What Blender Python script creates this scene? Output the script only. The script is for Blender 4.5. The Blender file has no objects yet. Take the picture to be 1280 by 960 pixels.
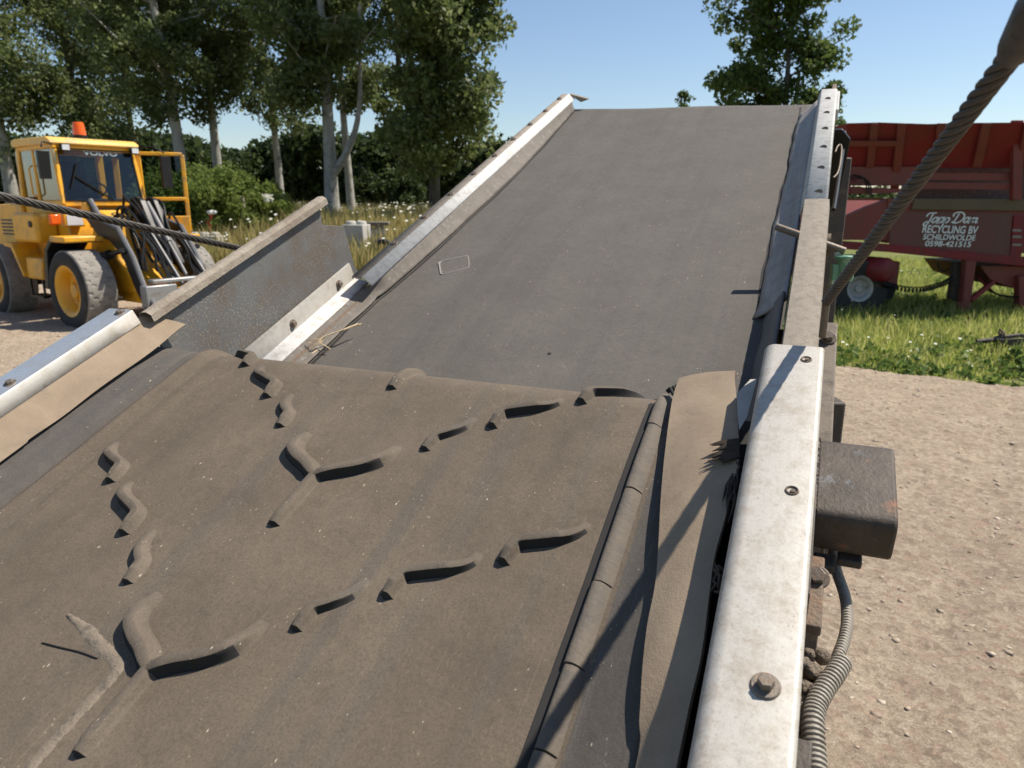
import bpy, math, random
import numpy as np
from mathutils import Vector, Matrix
random.seed(7); RNG = np.random.default_rng(11)
C = bpy.context.scene.collection
SC = bpy.context.scene
R_ = math.radians
PI = math.pi

# ------------------------------------------------------------------ camera frame (only used to place things)
FPX = 900.0
CAM = Vector((0, 0, 2.0))
PITCH = math.atan((480 - 250) / FPX)
cF = Vector((0, math.cos(PITCH), -math.sin(PITCH)))
cU = Vector((0, math.sin(PITCH), math.cos(PITCH)))
cR = Vector((1, 0, 0))
def ray(x, y): return cR * ((x - 640) / FPX) + cU * ((480 - y) / FPX) + cF
def atY(x, y, Y):
    r = ray(x, y); return CAM + r * (Y / r.y)
def atG(x, y, z=0.0):
    r = ray(x, y); return CAM + r * ((z - 2.0) / r.z)
def atX(px, Y):            # ground x below an image column at distance Y
    return (px - 640) / FPX * (Y * math.cos(PITCH) + 2.0 * math.sin(PITCH))
# conveyor frame: v across, u up the incline, n normal to the belts
D = ray(1075, -205).normalized()
V = D.cross(Vector((0, 0, 1))).normalized()
N = V.cross(D)
def uvn(x, y, d):
    r = ray(x, y); t = -d / r.dot(N); P = r * t
    return (P.dot(D), P.dot(V), -d)

# ------------------------------------------------------------------ helpers
class MB:
    def __init__(s): s.v = []; s.f = []; s.mi = []; s.cur = 0
    def add(s, vs, fs):
        b = len(s.v); s.v += [tuple(p) for p in vs]
        for f in fs: s.f.append(tuple(b + i for i in f)); s.mi.append(s.cur)
    def box(s, a, b):
        x0, y0, z0 = a; x1, y1, z1 = b
        x0, x1 = min(x0, x1), max(x0, x1); y0, y1 = min(y0, y1), max(y0, y1); z0, z1 = min(z0, z1), max(z0, z1)
        s.add([(x0,y0,z0),(x1,y0,z0),(x1,y1,z0),(x0,y1,z0),(x0,y0,z1),(x1,y0,z1),(x1,y1,z1),(x0,y1,z1)],
              [(0,3,2,1),(4,5,6,7),(0,1,5,4),(1,2,6,5),(2,3,7,6),(3,0,4,7)])
    def hexa(s, p):          # 8 points: bottom loop 0-3, top loop 4-7
        s.add(p, [(0,3,2,1),(4,5,6,7),(0,1,5,4),(1,2,6,5),(2,3,7,6),(3,0,4,7)])
    def bar(s, p0, p1, w, h, up=(0,0,1)):
        p0 = Vector(p0); p1 = Vector(p1); d = (p1-p0).normalized(); up = Vector(up)
        x = d.cross(up)
        if x.length < 1e-4: x = d.cross(Vector((1,0,0)))
        x.normalize(); y = x.cross(d)
        q = []
        for P in (p0, p1):
            for a, b in ((-1,-1),(1,-1),(1,1),(-1,1)): q.append(P + x*(a*w/2) + y*(b*h/2))
        s.add(q, [(0,1,2,3),(7,6,5,4),(0,4,5,1),(1,5,6,2),(2,6,7,3),(3,7,4,0)])
    def prism(s, poly, fn, a0, a1):   # poly of 2d points, fn(p, q, a) -> 3d
        n = len(poly)
        s.add([fn(p, q, a0) for p, q in poly] + [fn(p, q, a1) for p, q in poly],
              [tuple(range(n))[::-1], tuple(range(n, 2*n))] + [(i, (i+1) % n, n+(i+1) % n, n+i) for i in range(n)])
    def tube(s, pts, r, k=10, caps=True):
        pts = [Vector(p) for p in pts]; n = len(pts)
        rr = r if hasattr(r, '__len__') else [r]*n
        ref = None; vs = []
        for i, p in enumerate(pts):
            t = (pts[min(i+1, n-1)] - pts[max(i-1, 0)]).normalized()
            if ref is None:
                ref = t.orthogonal().normalized()
            else:
                ref = (ref - t*ref.dot(t)).normalized()
            b = t.cross(ref)
            for j in range(k):
                a = 2*PI*j/k
                vs.append(p + (ref*math.cos(a) + b*math.sin(a))*rr[i])
        fs = []
        for i in range(n-1):
            for j in range(k):
                fs.append((i*k+j, i*k+(j+1) % k, (i+1)*k+(j+1) % k, (i+1)*k+j))
        if caps: fs.append(tuple(range(k))[::-1]); fs.append(tuple((n-1)*k+j for j in range(k)))
        s.add(vs, fs)
    def cyl(s, p0, p1, r, k=16): s.tube([p0, p1], r, k)
    def lathe(s, prof, axis, org, k=32):   # prof (r, a) along axis
        ax = Vector(axis).normalized(); x = ax.orthogonal().normalized(); y = ax.cross(x); org = Vector(org)
        vs = []
        for r, a in prof:
            for j in range(k):
                t = 2*PI*j/k; vs.append(org + ax*a + (x*math.cos(t)+y*math.sin(t))*max(r, 1e-4))
        n = len(prof)
        s.add(vs, [(i*k+j, i*k+(j+1) % k, (i+1)*k+(j+1) % k, (i+1)*k+j) for i in range(n-1) for j in range(k)])
    def grid(s, P):      # P[i][j] points
        a = len(P); b = len(P[0])
        s.add([p for r in P for p in r], [(i*b+j, i*b+j+1, (i+1)*b+j+1, (i+1)*b+j) for i in range(a-1) for j in range(b-1)])
    def build(s, name, m, parent=None, smooth=35, bevel=0, fix=True):
        me = bpy.data.meshes.new(name); me.from_pydata(s.v, [], s.f)
        ms = m if isinstance(m, (list, tuple)) else [m]
        for q in ms: me.materials.append(q)
        if len(ms) > 1: me.polygons.foreach_set('material_index', s.mi)
        me.update()
        if fix:
            import bmesh
            bm = bmesh.new(); bm.from_mesh(me); bmesh.ops.recalc_face_normals(bm, faces=bm.faces); bm.to_mesh(me); bm.free()
        if smooth:
            me.shade_smooth(); me.set_sharp_from_angle(angle=R_(smooth))
        o = bpy.data.objects.new(name, me); C.objects.link(o)
        if parent: o.parent = parent
        if bevel:
            b = o.modifiers.new('bevel', 'BEVEL'); b.width = bevel; b.segments = 2; b.limit_method = 'ANGLE'; b.angle_limit = R_(40)
        return o
def thing(name, label, cat, loc=(0,0,0), rotz=0, group=None, matrix=None):
    o = bpy.data.objects.new(name, None); C.objects.link(o); o.empty_display_size = .1
    if matrix is not None: o.matrix_world = matrix
    else: o.location = loc; o.rotation_euler = (0,0,rotz)
    return tag(o, label, cat, group)
def tag(o, label=None, cat=None, group=None, kind=None):
    if label: o['label'] = label
    if cat: o['category'] = cat
    if group: o['group'] = group
    if kind: o['kind'] = kind
    return o
def npmesh(name, verts, faces, m, parent=None, smooth=False):
    k = faces.shape[1]
    me = bpy.data.meshes.new(name)
    me.vertices.add(len(verts)); me.vertices.foreach_set('co', np.ascontiguousarray(verts, dtype=np.float32).ravel())
    me.loops.add(faces.size); me.loops.foreach_set('vertex_index', np.ascontiguousarray(faces, dtype=np.int32).ravel())
    me.polygons.add(len(faces)); me.polygons.foreach_set('loop_start', np.arange(0, faces.size, k, dtype=np.int32))
    me.update(calc_edges=True); me.validate()
    me.materials.append(m)
    if smooth: me.shade_smooth()
    o = bpy.data.objects.new(name, me); C.objects.link(o)
    if parent: o.parent = parent
    return o
def catmull(pts, k=6):
    P = [np.array(p, float) for p in pts]; P = [2*P[0]-P[1]] + P + [2*P[-1]-P[-2]]
    out = []
    for i in range(1, len(P)-2):
        for j in range(k):
            t = j/k; a, b, c, d = P[i-1], P[i], P[i+1], P[i+2]
            out.append(.5*((2*b)+(c-a)*t+(2*a-5*b+4*c-d)*t*t+(3*b-a-3*c+d)*t**3))
    out.append(P[-2]); return out
def vnoise(x, y, seed, cell):
    r = np.random.default_rng(seed); n = 257; t = r.random((n, n))
    X = x/cell; Y = y/cell; xi = np.floor(X).astype(int); yi = np.floor(Y).astype(int)
    fx = X-xi; fy = Y-yi; fx = fx*fx*(3-2*fx); fy = fy*fy*(3-2*fy)
    g = lambda a, b: t[a % n, b % n]
    return (g(xi,yi)*(1-fx)+g(xi+1,yi)*fx)*(1-fy)+(g(xi,yi+1)*(1-fx)+g(xi+1,yi+1)*fx)*fy - .5

# ------------------------------------------------------------------ materials
class NT:
    def __init__(s, name):
        s.m = bpy.data.materials.new(name); s.m.use_nodes = True; s.t = s.m.node_tree; s.n = s.t.nodes; s.l = s.t.links
        s.p = s.n['Principled BSDF']; s.out = s.n['Material Output']
        s.co = s.n.new('ShaderNodeTexCoord').outputs['Object']
    def put(s, sock, val):
        if hasattr(val, 'is_linked') or isinstance(val, bpy.types.NodeSocket): s.l.new(val, sock)
        else: sock.default_value = val
    def mapping(s, scale, rot=(0,0,0)):
        m = s.n.new('ShaderNodeMapping'); m.inputs['Scale'].default_value = scale; m.inputs['Rotation'].default_value = rot
        s.l.new(s.co, m.inputs['Vector']); return m.outputs[0]
    def noise(s, scale, detail=4, rough=.55, vec=None, dist=0):
        t = s.n.new('ShaderNodeTexNoise'); t.inputs['Scale'].default_value = scale; t.inputs['Detail'].default_value = detail
        t.inputs['Roughness'].default_value = rough; t.inputs['Distortion'].default_value = dist
        s.l.new(vec or s.co, t.inputs['Vector']); return t.outputs['Fac']
    def voro(s, scale, vec=None, feat='F1', out='Distance', rand=1):
        t = s.n.new('ShaderNodeTexVoronoi'); t.feature = feat; t.inputs['Scale'].default_value = scale; t.inputs['Randomness'].default_value = rand
        s.l.new(vec or s.co, t.inputs['Vector']); return t.outputs[out]
    def ramp(s, fac, stops):
        t = s.n.new('ShaderNodeValToRGB'); e = t.color_ramp.elements
        while len(e) < len(stops): e.new(.5)
        for i, (p, c) in enumerate(stops):
            e[i].position = p; e[i].color = (*c, 1) if hasattr(c, '__len__') else (c, c, c, 1)
        s.l.new(fac, t.inputs['Fac']); return t.outputs['Color']
    def mix(s, fac, a, b, mode='MIX'):
        t = s.n.new('ShaderNodeMix'); t.data_type = 'RGBA'; t.blend_type = mode
        for k, v in ((0, fac), (6, a), (7, b)):
            if isinstance(v, bpy.types.NodeSocket): s.l.new(v, t.inputs[k])
            elif k == 0: t.inputs[0].default_value = v
            else: t.inputs[k].default_value = (*v, 1)
        return t.outputs[2]
    def math(s, op, a, b=0.0):
        t = s.n.new('ShaderNodeMath'); t.operation = op
        for i, v in enumerate((a, b)):
            if isinstance(v, bpy.types.NodeSocket): s.l.new(v, t.inputs[i])
            else: t.inputs[i].default_value = v
        return t.outputs[0]
    def sep(s, vec=None):
        t = s.n.new('ShaderNodeSeparateXYZ'); s.l.new(vec or s.co, t.inputs[0]); return t.outputs
    def bump(s, h, strength, dist):
        t = s.n.new('ShaderNodeBump'); t.inputs['Strength'].default_value = strength; t.inputs['Distance'].default_value = dist
        s.l.new(h, t.inputs['Height'])
        if s.p.inputs['Normal'].is_linked: s.l.new(s.p.inputs['Normal'].links[0].from_socket, t.inputs['Normal'])
        s.l.new(t.outputs[0], s.p.inputs['Normal'])
    def done(s, col, rough=.6, metal=0, spec=.5):
        s.put(s.p.inputs['Base Color'], col if isinstance(col, bpy.types.NodeSocket) else (*col, 1))
        s.put(s.p.inputs['Roughness'], rough); s.put(s.p.inputs['Metallic'], metal); s.p.inputs['Specular IOR Level'].default_value = spec
        return s.m
M = {}
def simple(name, c1, c2, scale=6, rough=.6, metal=0, dirt=None, dscale=3, dlo=.5, dhi=.7, bs=0, bscale=60, bd=.002, spec=.5):
    t = NT(name); col = t.mix(t.noise(scale, 6), c1, c2)
    if dirt: col = t.mix(t.ramp(t.noise(dscale, 8, .65), [(dlo, 0), (dhi, 1)]), col, dirt)
    if bs: t.bump(t.noise(bscale, 4), bs, bd)
    M[name] = t.done(col, rough, metal, spec); return M[name]

# chevron belt: dusty rubber, lengthwise scuffs, straw-coloured flecks
def belt_mat(name, base, dust, blue, seed, gs=330, streak=.5):
    t = NT(name)
    fine = t.noise(gs, 5, .75); fib = t.noise(1, 4, .7, t.mapping((gs*1.3, gs*.35, gs), (0,0,.5)))
    n1 = t.noise(7, 9, .65)
    col = t.mix(t.ramp(n1, [(.3, 0), (.72, 1)]), base, dust)
    st = t.noise(1, 5, .6, t.mapping((22, .7, 1)))
    col = t.mix(t.math('MULTIPLY', t.ramp(st, [(.52, 0), (.70, 1)]), streak), col, blue)
    bd = t.noise(1, 4, .6, t.mapping((7, .35, 1))); col = t.mix(t.math('MULTIPLY', t.ramp(bd, [(.46, 0), (.64, 1)]), .45), col, tuple(c*.72 for c in base))
    mud = t.noise(4.5, 8, .7); col = t.mix(t.math('MULTIPLY', t.ramp(mud, [(.54, 0), (.72, 1)]), .22), col, tuple(min(1, c*1.25) for c in dust))
    st2 = t.noise(1, 6, .7, t.mapping((150, 2.2, 1)))
    col = t.mix(t.math('MULTIPLY', t.ramp(st2, [(.56, 0), (.76, 1)]), .3*streak), col, tuple(min(1, c*1.5) for c in dust))
    col = t.mix(t.math('MULTIPLY', t.ramp(fine, [(.36, 1), (.54, 0)]), .42), col, tuple(c*.5 for c in base))
    col = t.mix(t.math('MULTIPLY', t.ramp(fib, [(.58, 0), (.74, 1)]), .42), col, tuple(min(1, c*1.7) for c in dust))
    blot = t.noise(45, 6, .7); col = t.mix(t.math('MULTIPLY', t.ramp(blot, [(.5, 0), (.72, 1)]), .35), col, tuple(c*.6 for c in base))
    gate = t.ramp(t.noise(31, 3), [(.52, 0), (.6, 1)])
    for k, (sx, rz) in enumerate((((26, 11, 26), .3), ((38, 30, 26), 1.2), ((60, 18, 26), -.4))):
        sp = t.voro(3.0, t.mapping(sx, (k*.7, 0, rz)))
        col = t.mix(t.math('MULTIPLY', t.ramp(sp, [(.05, 1), (.085, 0)]), gate), col, (.46, .39, .28))
    sc = t.noise(1, 3, .5, t.mapping((300, 4, 1), (0, 0, .22))); scg = t.ramp(t.noise(2.3, 3), [(.5, 0), (.62, 1)])
    col = t.mix(t.math('MULTIPLY', t.math('MULTIPLY', t.ramp(sc, [(.66, 0), (.74, 1)]), scg), .2), col, tuple(min(1, c*2) for c in dust))
    t.bump(fine, .4, .0010); t.bump(n1, .5, .006); t.bump(blot, .3, .002)
    M[name] = t.done(col, .85, 0, .3)
belt_mat('belt_rubber', (.110,.086,.063), (.160,.126,.091), (.090,.080,.070), 1)
belt_mat('ridge_rubber', (.106,.085,.064), (.154,.124,.093), (.09,.081,.072), 4, 400, .4)
belt_mat('flat_belt_rubber', (.103,.092,.080), (.130,.116,.100), (.092,.085,.077), 2, 420, .5)
belt_mat('wing_rubber', (.085,.075,.065), (.125,.108,.092), (.075,.07,.066), 3, 500, .9)
simple('cleat_rubber', (.14,.116,.09), (.20,.165,.127), 30, .8, 0, (.11,.095,.08), 40, .5, .75, .4, 300, .001)
simple('shade_rubber', (.014,.0125,.011), (.026,.023,.02), 60, .85)  # near-black, paints shade on cleat near faces, tips and the belt beside them
simple('bead_shade', (.062,.053,.045), (.085,.073,.062), 40, .8)  # darker tone painting shade on the left bead's outer face
simple('bead_rubber', (.095,.078,.06), (.135,.11,.084), 12, .8, 0, (.08,.07,.06), 30, .5, .7, .5, 200, .002)
simple('torn_fibre', (.035,.026,.019), (.07,.05,.035), 60, .9)
simple('groove_shade_dark', (.012,.011,.01), (.025,.022,.02), 10, .9)  # near-black for cuts and holes, also for painted shade strips
simple('worn_rubber', (.16,.128,.094), (.215,.172,.126), 60, .85, 0, (.1,.08,.06), 90, .5, .65, .6, 300, .002)
def flap_mat():
    t = NT('tan_rubber'); n = t.noise(7, 8, .65); col = t.mix(t.ramp(n, [(.3,0),(.7,1)]), (.235,.176,.122), (.40,.315,.225))
    w = t.noise(500, 3, .7); col = t.mix(t.math('MULTIPLY', w, .45), col, (.15,.105,.07))
    col = t.mix(t.ramp(t.noise(22, 6, .7), [(.58,0),(.74,1)]), col, (.2,.16,.125))
    t.bump(w, .5, .001); t.bump(n, .4, .006); M['tan_rubber'] = t.done(col, .88, 0, .2)
flap_mat()
def skirt_mat():
    t = NT('grey_rubber'); st = t.noise(1, 6, .6, t.mapping((18, 1.2, 18))); col = t.mix(t.ramp(st, [(.3,0),(.7,1)]), (.075,.066,.057), (.145,.125,.103))
    col = t.mix(t.ramp(t.noise(14, 6, .7), [(.5,0),(.7,1)]), col, (.115,.11,.107))
    t.bump(st, .3, .004); t.bump(t.noise(300), .3, .001); M['grey_rubber'] = t.done(col, .62, 0, .5)
    t = NT('side_skirt_rubber'); n = t.noise(16, 8, .7); col = t.mix(t.ramp(n, [(.35,0),(.7,1)]), (.125,.107,.09), (.18,.155,.128)); z = t.noise(60, 6, .75); col = t.mix(t.math('MULTIPLY', t.ramp(z, [(.56,0),(.66,1)]), .55), col, (.34,.32,.30)); t.bump(n, .3, .004); M['side_skirt_rubber'] = t.done(col, .75, 0, .3)
    t = NT('pale_skirt_rubber'); st = t.noise(1, 6, .65, t.mapping((40, 1.6, 22))); col = t.mix(t.ramp(st, [(.3,0),(.7,1)]), (.21,.18,.15), (.38,.33,.28))
    col = t.mix(t.ramp(t.noise(25, 8, .75), [(.45,0),(.75,1)]), col, (.17,.14,.11))
    t.bump(st, .3, .004); M['pale_skirt_rubber'] = t.done(col, .5, 0, .5)
skirt_mat()
def cover_mat(name, c1, c2, metal, rough, dirt):
    t = NT(name); n = t.noise(5, 8, .6); col = t.mix(n, c1, c2)
    dn = t.noise(38, 10, .78); col = t.mix(t.math('MULTIPLY', t.ramp(dn, [(.46,0),(.68,1)]), .75), col, dirt)
    gr = t.noise(380, 4, .75); col = t.mix(t.math('MULTIPLY', t.ramp(gr, [(.54,0),(.68,1)]), .55), col, dirt)
    rs = t.math('MULTIPLY', t.ramp(t.noise(28, 8, .7), [(.6,0),(.7,1)]), t.ramp(t.noise(6, 2), [(.52,0),(.6,1)]))
    col = t.mix(t.math('MULTIPLY', rs, .75), col, (.17,.085,.045))
    sc = t.noise(1, 3, .5, t.mapping((900, 6, 900), (0,0,.25))); col = t.mix(t.math('MULTIPLY', t.ramp(sc, [(.62,0),(.7,1)]), .25), col, tuple(c*.6 for c in c1))
    sx = t.mapping((240,240,240)); vo = t.voro(1, sx); col = t.mix(t.math('MULTIPLY', t.ramp(vo, [(.08,1),(.16,0)]), t.ramp(t.noise(19,2),[(.5,0),(.62,1)])), col, (.16,.115,.08))
    t.bump(t.noise(45, 4), .12, .004); t.bump(gr, .12, .0006)
    rr = t.math('ADD', t.math('MULTIPLY', dn, .35), rough-.15); M[name] = t.done(col, rr, metal, .5)
cover_mat('pale_cover', (.40,.375,.335), (.48,.455,.41), .15, .5, (.25,.20,.145))
cover_mat('galvanised', (.46,.45,.43), (.56,.55,.525), .0, .55, (.27,.24,.2))
cover_mat('fold_white', (.6,.57,.51), (.7,.67,.61), 0, .6, (.5,.42,.31))
cover_mat('galv_shaded', (.25,.235,.21), (.31,.295,.265), 0, .6, (.2,.17,.135))  # darkened copy of galvanised, paints the shade of the less lit rail face
cover_mat('shiny_cover', (.62,.62,.60), (.74,.73,.71), .7, .25, (.6,.53,.42))
simple('dusty_plate', (.215,.182,.142), (.31,.265,.21), 14, .85, 0, (.2,.165,.13), 60, .45, .65, .5, 260, .002)
simple('crusty_lip', (.22,.185,.145), (.38,.325,.255), 40, .9, 0, (.16,.12,.085), 12, .45, .7, .6, 190, .003)
def panel_mat():
    t = NT('grey_panel'); n = t.noise(3, 8, .6); col = t.mix(t.ramp(n, [(.3,0),(.7,1)]), (.115,.120,.122), (.17,.172,.168))
    z = t.sep()
    col = t.mix(t.math('MULTIPLY', t.ramp(t.noise(6.5, 8, .7), [(.46,0),(.62,1)]), .7), col, (.13,.098,.07))
    g = t.noise(260, 3, .7); gate = t.ramp(t.noise(5, 3, .6), [(.38,.15),(.62,1)])
    col = t.mix(t.math('MULTIPLY', t.ramp(g, [(.56,0),(.66,1)]), gate), col, (.42,.35,.26))
    g2 = t.voro(70); col = t.mix(t.math('MULTIPLY', t.ramp(g2, [(.035,1),(.075,0)]), t.ramp(t.noise(9,3),[(.45,0),(.6,1)])), col, (.42,.36,.28))
    t.bump(g, .3, .001); M['grey_panel'] = t.done(col, .55, .2, .5)
panel_mat()
simple('grime_brown', (.12,.097,.075), (.2,.165,.13), 25, .85, 0, (.08,.065,.05), 40, .5, .7, .5, 200, .002)
simple('dark_steel', (.045,.038,.032), (.085,.07,.058), 20, .65, .2, (.13,.09,.06), 18, .5, .7, .5, 120, .003)
simple('rusty_steel', (.11,.078,.055), (.19,.145,.105), 18, .8, .1, (.23,.13,.075), 30, .5, .68, .7, 140, .004)
def boxm():
    t = NT('grimy_box'); n = t.noise(16, 9, .7); col = t.mix(t.ramp(n,[(.3,0),(.7,1)]), (.04,.031,.025), (.092,.073,.058))
    col = t.mix(t.ramp(t.noise(24, 8, .7), [(.58,0),(.68,1)]), col, (.15,.165,.185))
    col = t.mix(t.ramp(t.noise(11, 8, .7), [(.6,0),(.68,1)]), col, (.2,.095,.05))
    t.bump(n, .6, .006); t.bump(t.noise(220), .4, .001); M['grimy_box'] = t.done(col, .6, .15, .4)
boxm()
simple('conduit_plastic', (.235,.21,.175), (.32,.285,.235), 30, .6, 0, (.17,.14,.11), 50, .5, .7)
simple('rope_steel', (.045,.039,.033), (.085,.074,.063), 60, .5, .4, (.03,.025,.02), 90, .5, .7, .6, 700, .001)
simple('bolt_steel', (.13,.11,.09), (.24,.2,.165), 90, .6, .5, (.2,.12,.07), 110, .5, .65, .5, 300, .001)
simple('green_paint', (.09,.23,.13), (.15,.31,.19), 30, .5, 0, (.5,.56,.4), 40, .55, .7)
simple('straw', (.55,.40,.22), (.68,.54,.34), 60, .8)
simple('mud', (.13,.1,.075), (.24,.19,.14), 60, .95, 0, None, 3, .5, .7, 1, 160, .01)
simple('scratch_grey', (.20,.18,.155), (.27,.245,.215), 80, .85)
# loader
simple('yellow_paint', (.70,.33,.012), (.80,.40,.02), 2, .4, 0, (.36,.215,.075), 3.2, .5, .72, .15, 9, .02)
simple('yellow_roof', (.78,.44,.08), (.80,.5,.13), 2, .5, 0, (.5,.36,.18), 5, .5, .7)
simple('black_paint', (.009,.009,.009), (.016,.0155,.015), 5, .4, 0, (.035,.03,.026), 5, .55, .8, 0, 60, .002, .25)
simple('grey_metal', (.22,.225,.23), (.36,.36,.36), 6, .4, .5, (.2,.16,.12), 6, .5, .7)
simple('arm_grey', (.10,.10,.105), (.17,.17,.17), 6, .5, .2, (.13,.11,.09), 6, .5, .7)
simple('tyre_rubber', (.02,.019,.018), (.035,.033,.03), 8, .85, 0, (.075,.066,.055), 5, .52, .78, .5, 40, .01)
simple('tread_rubber', (.19,.175,.155), (.28,.255,.22), 8, .9, 0, (.1,.09,.08), 6, .5, .75, .5, 40, .01)
simple('white_letter', (.72,.72,.70), (.78,.78,.76), 10, .6)
simple('seat_cloth', (.03,.03,.035), (.05,.05,.05), 10, .9)
def glass(name, tint, fac):
    m = bpy.data.materials.new(name); m.use_nodes = True; t = m.node_tree; t.nodes.clear()
    o = t.nodes.new('ShaderNodeOutputMaterial'); mx = t.nodes.new('ShaderNodeMixShader'); tr = t.nodes.new('ShaderNodeBsdfTransparent'); gl = t.nodes.new('ShaderNodeBsdfGlossy')
    lw = t.nodes.new('ShaderNodeLayerWeight'); lw.inputs[0].default_value = fac
    tr.inputs[0].default_value = (*tint, 1); gl.inputs['Roughness'].default_value = .03
    t.links.new(lw.outputs['Facing'], mx.inputs[0]); t.links.new(tr.outputs[0], mx.inputs[1]); t.links.new(gl.outputs[0], mx.inputs[2]); t.links.new(mx.outputs[0], o.inputs[0]); M[name] = m
glass('cab_glass', (.60,.67,.69), .18)
def lens(name, col, tr):
    t = NT(name); t.p.inputs['Transmission Weight'].default_value = tr; M[name] = t.done(col, .15)
lens('amber_lens', (.95,.16,.01), .35); lens('lamp_lens', (.8,.82,.85), .3)
# trailer
def redm(name, a, b, d, e):
    t = NT(name); col = t.mix(t.noise(1.3, 8, .6), a, b); col = t.mix(t.math('MULTIPLY', t.ramp(t.noise(1.7, 10, .7), [(.45,0),(.72,1)]), .75), col, d)
    col = t.mix(t.math('MULTIPLY', t.ramp(t.noise(1, 8, .7, t.mapping((3, 3, .7))), [(.55,0),(.72,1)]), .7), col, e)
    t.bump(t.noise(20), .2, .01); M[name] = t.done(col, .6, 0, .4)
redm('red_paint', (.165,.010,.015), (.22,.016,.020), (.12,.026,.02), (.07,.03,.02))
redm('faded_red', (.165,.034,.027), (.215,.048,.037), (.12,.042,.03), (.085,.052,.032))
redm('brown_side', (.115,.040,.032), (.15,.052,.04), (.1,.05,.036), (.11,.075,.045))
redm('mossy_edge', (.10,.07,.04), (.14,.095,.05), (.08,.06,.03), (.13,.10,.035))
simple('pale_rim', (.33,.32,.30), (.45,.44,.42), 8, .6, .2, (.2,.17,.14), 10, .5, .7)
simple('concrete', (.36,.345,.31), (.47,.45,.41), 4, .9, 0, (.24,.22,.18), 3, .5, .75)
simple('red_post', (.5,.07,.035), (.55,.1,.05), 5, .6)
simple('weathered_wood', (.15,.13,.105), (.24,.21,.17), 9, .9)
# vegetation
def leafm(name, c1, c2, c3, tl=.5, rough=.5):
    m = bpy.data.materials.new(name); m.use_nodes = True; t = m.node_tree; n = t.nodes; l = t.links; n.clear()
    o = n.new('ShaderNodeOutputMaterial'); g = n.new('ShaderNodeNewGeometry'); r = n.new('ShaderNodeValToRGB')
    e = r.color_ramp.elements; e[0].color = (*c1,1); e[1].color = (*c3,1); k = e.new(.55); k.color = (*c2,1)
    l.new(g.outputs['Random Per Island'], r.inputs[0])
    p = n.new('ShaderNodeBsdfPrincipled'); p.inputs['Roughness'].default_value = rough; p.inputs['Specular IOR Level'].default_value = .22
    tr = n.new('ShaderNodeBsdfTranslucent'); hs = n.new('ShaderNodeHueSaturation'); hs.inputs['Value'].default_value = 1.4; hs.inputs['Hue'].default_value = .493
    mx = n.new('ShaderNodeMixShader'); mx.inputs[0].default_value = tl
    l.new(r.outputs[0], p.inputs['Base Color']); l.new(r.outputs[0], hs.inputs['Color']); l.new(hs.outputs[0], tr.inputs[0])
    l.new(p.outputs[0], mx.inputs[1]); l.new(tr.outputs[0], mx.inputs[2]); l.new(mx.outputs[0], o.inputs[0]); M[name] = m
leafm('poplar_leaf', (.08,.112,.034), (.108,.138,.045), (.18,.2,.1), .5, .48)
leafm('alder_leaf', (.055,.088,.022), (.08,.115,.03), (.12,.16,.05), .42, .6)
leafm('dark_leaf', (.03,.046,.016), (.045,.068,.023), (.075,.1,.036), .4)
leafm('willow_leaf', (.095,.135,.028), (.135,.18,.04), (.2,.24,.065), .5, .6)
leafm('yellow_leaf', (.13,.14,.03), (.2,.19,.04), (.28,.25,.06), .4)
leafm('grass_blade', (.19,.24,.05), (.31,.35,.08), (.5,.47,.21), .5, .6)
leafm('meadow_blade', (.18,.19,.06), (.34,.29,.11), (.5,.4,.19), .4, .6)
leafm('petal', (.7,.7,.62), (.78,.78,.72), (.8,.78,.6), .3)
leafm('weed_leaf', (.07,.12,.03), (.1,.16,.04), (.2,.26,.05), .4)
leafm('stone', (.27,.21,.16), (.40,.32,.24), (.50,.42,.335), 0, .95)
def barkm(name, a, b, c):
    t = NT(name); col = t.mix(t.ramp(t.noise(1, 8, .65, t.mapping((4,4,1.2))), [(.35,0),(.65,1)]), a, b)
    col = t.mix(t.ramp(t.noise(2.2, 8, .7), [(.52,0),(.66,1)]), col, c); t.bump(t.noise(9, 6), .6, .05); M[name] = t.done(col, .9, 0, .2)
barkm('pale_bark', (.25,.24,.215), (.4,.385,.345), (.12,.11,.09)); barkm('dark_bark', (.07,.06,.048), (.12,.105,.085), (.04,.035,.03))
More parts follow.
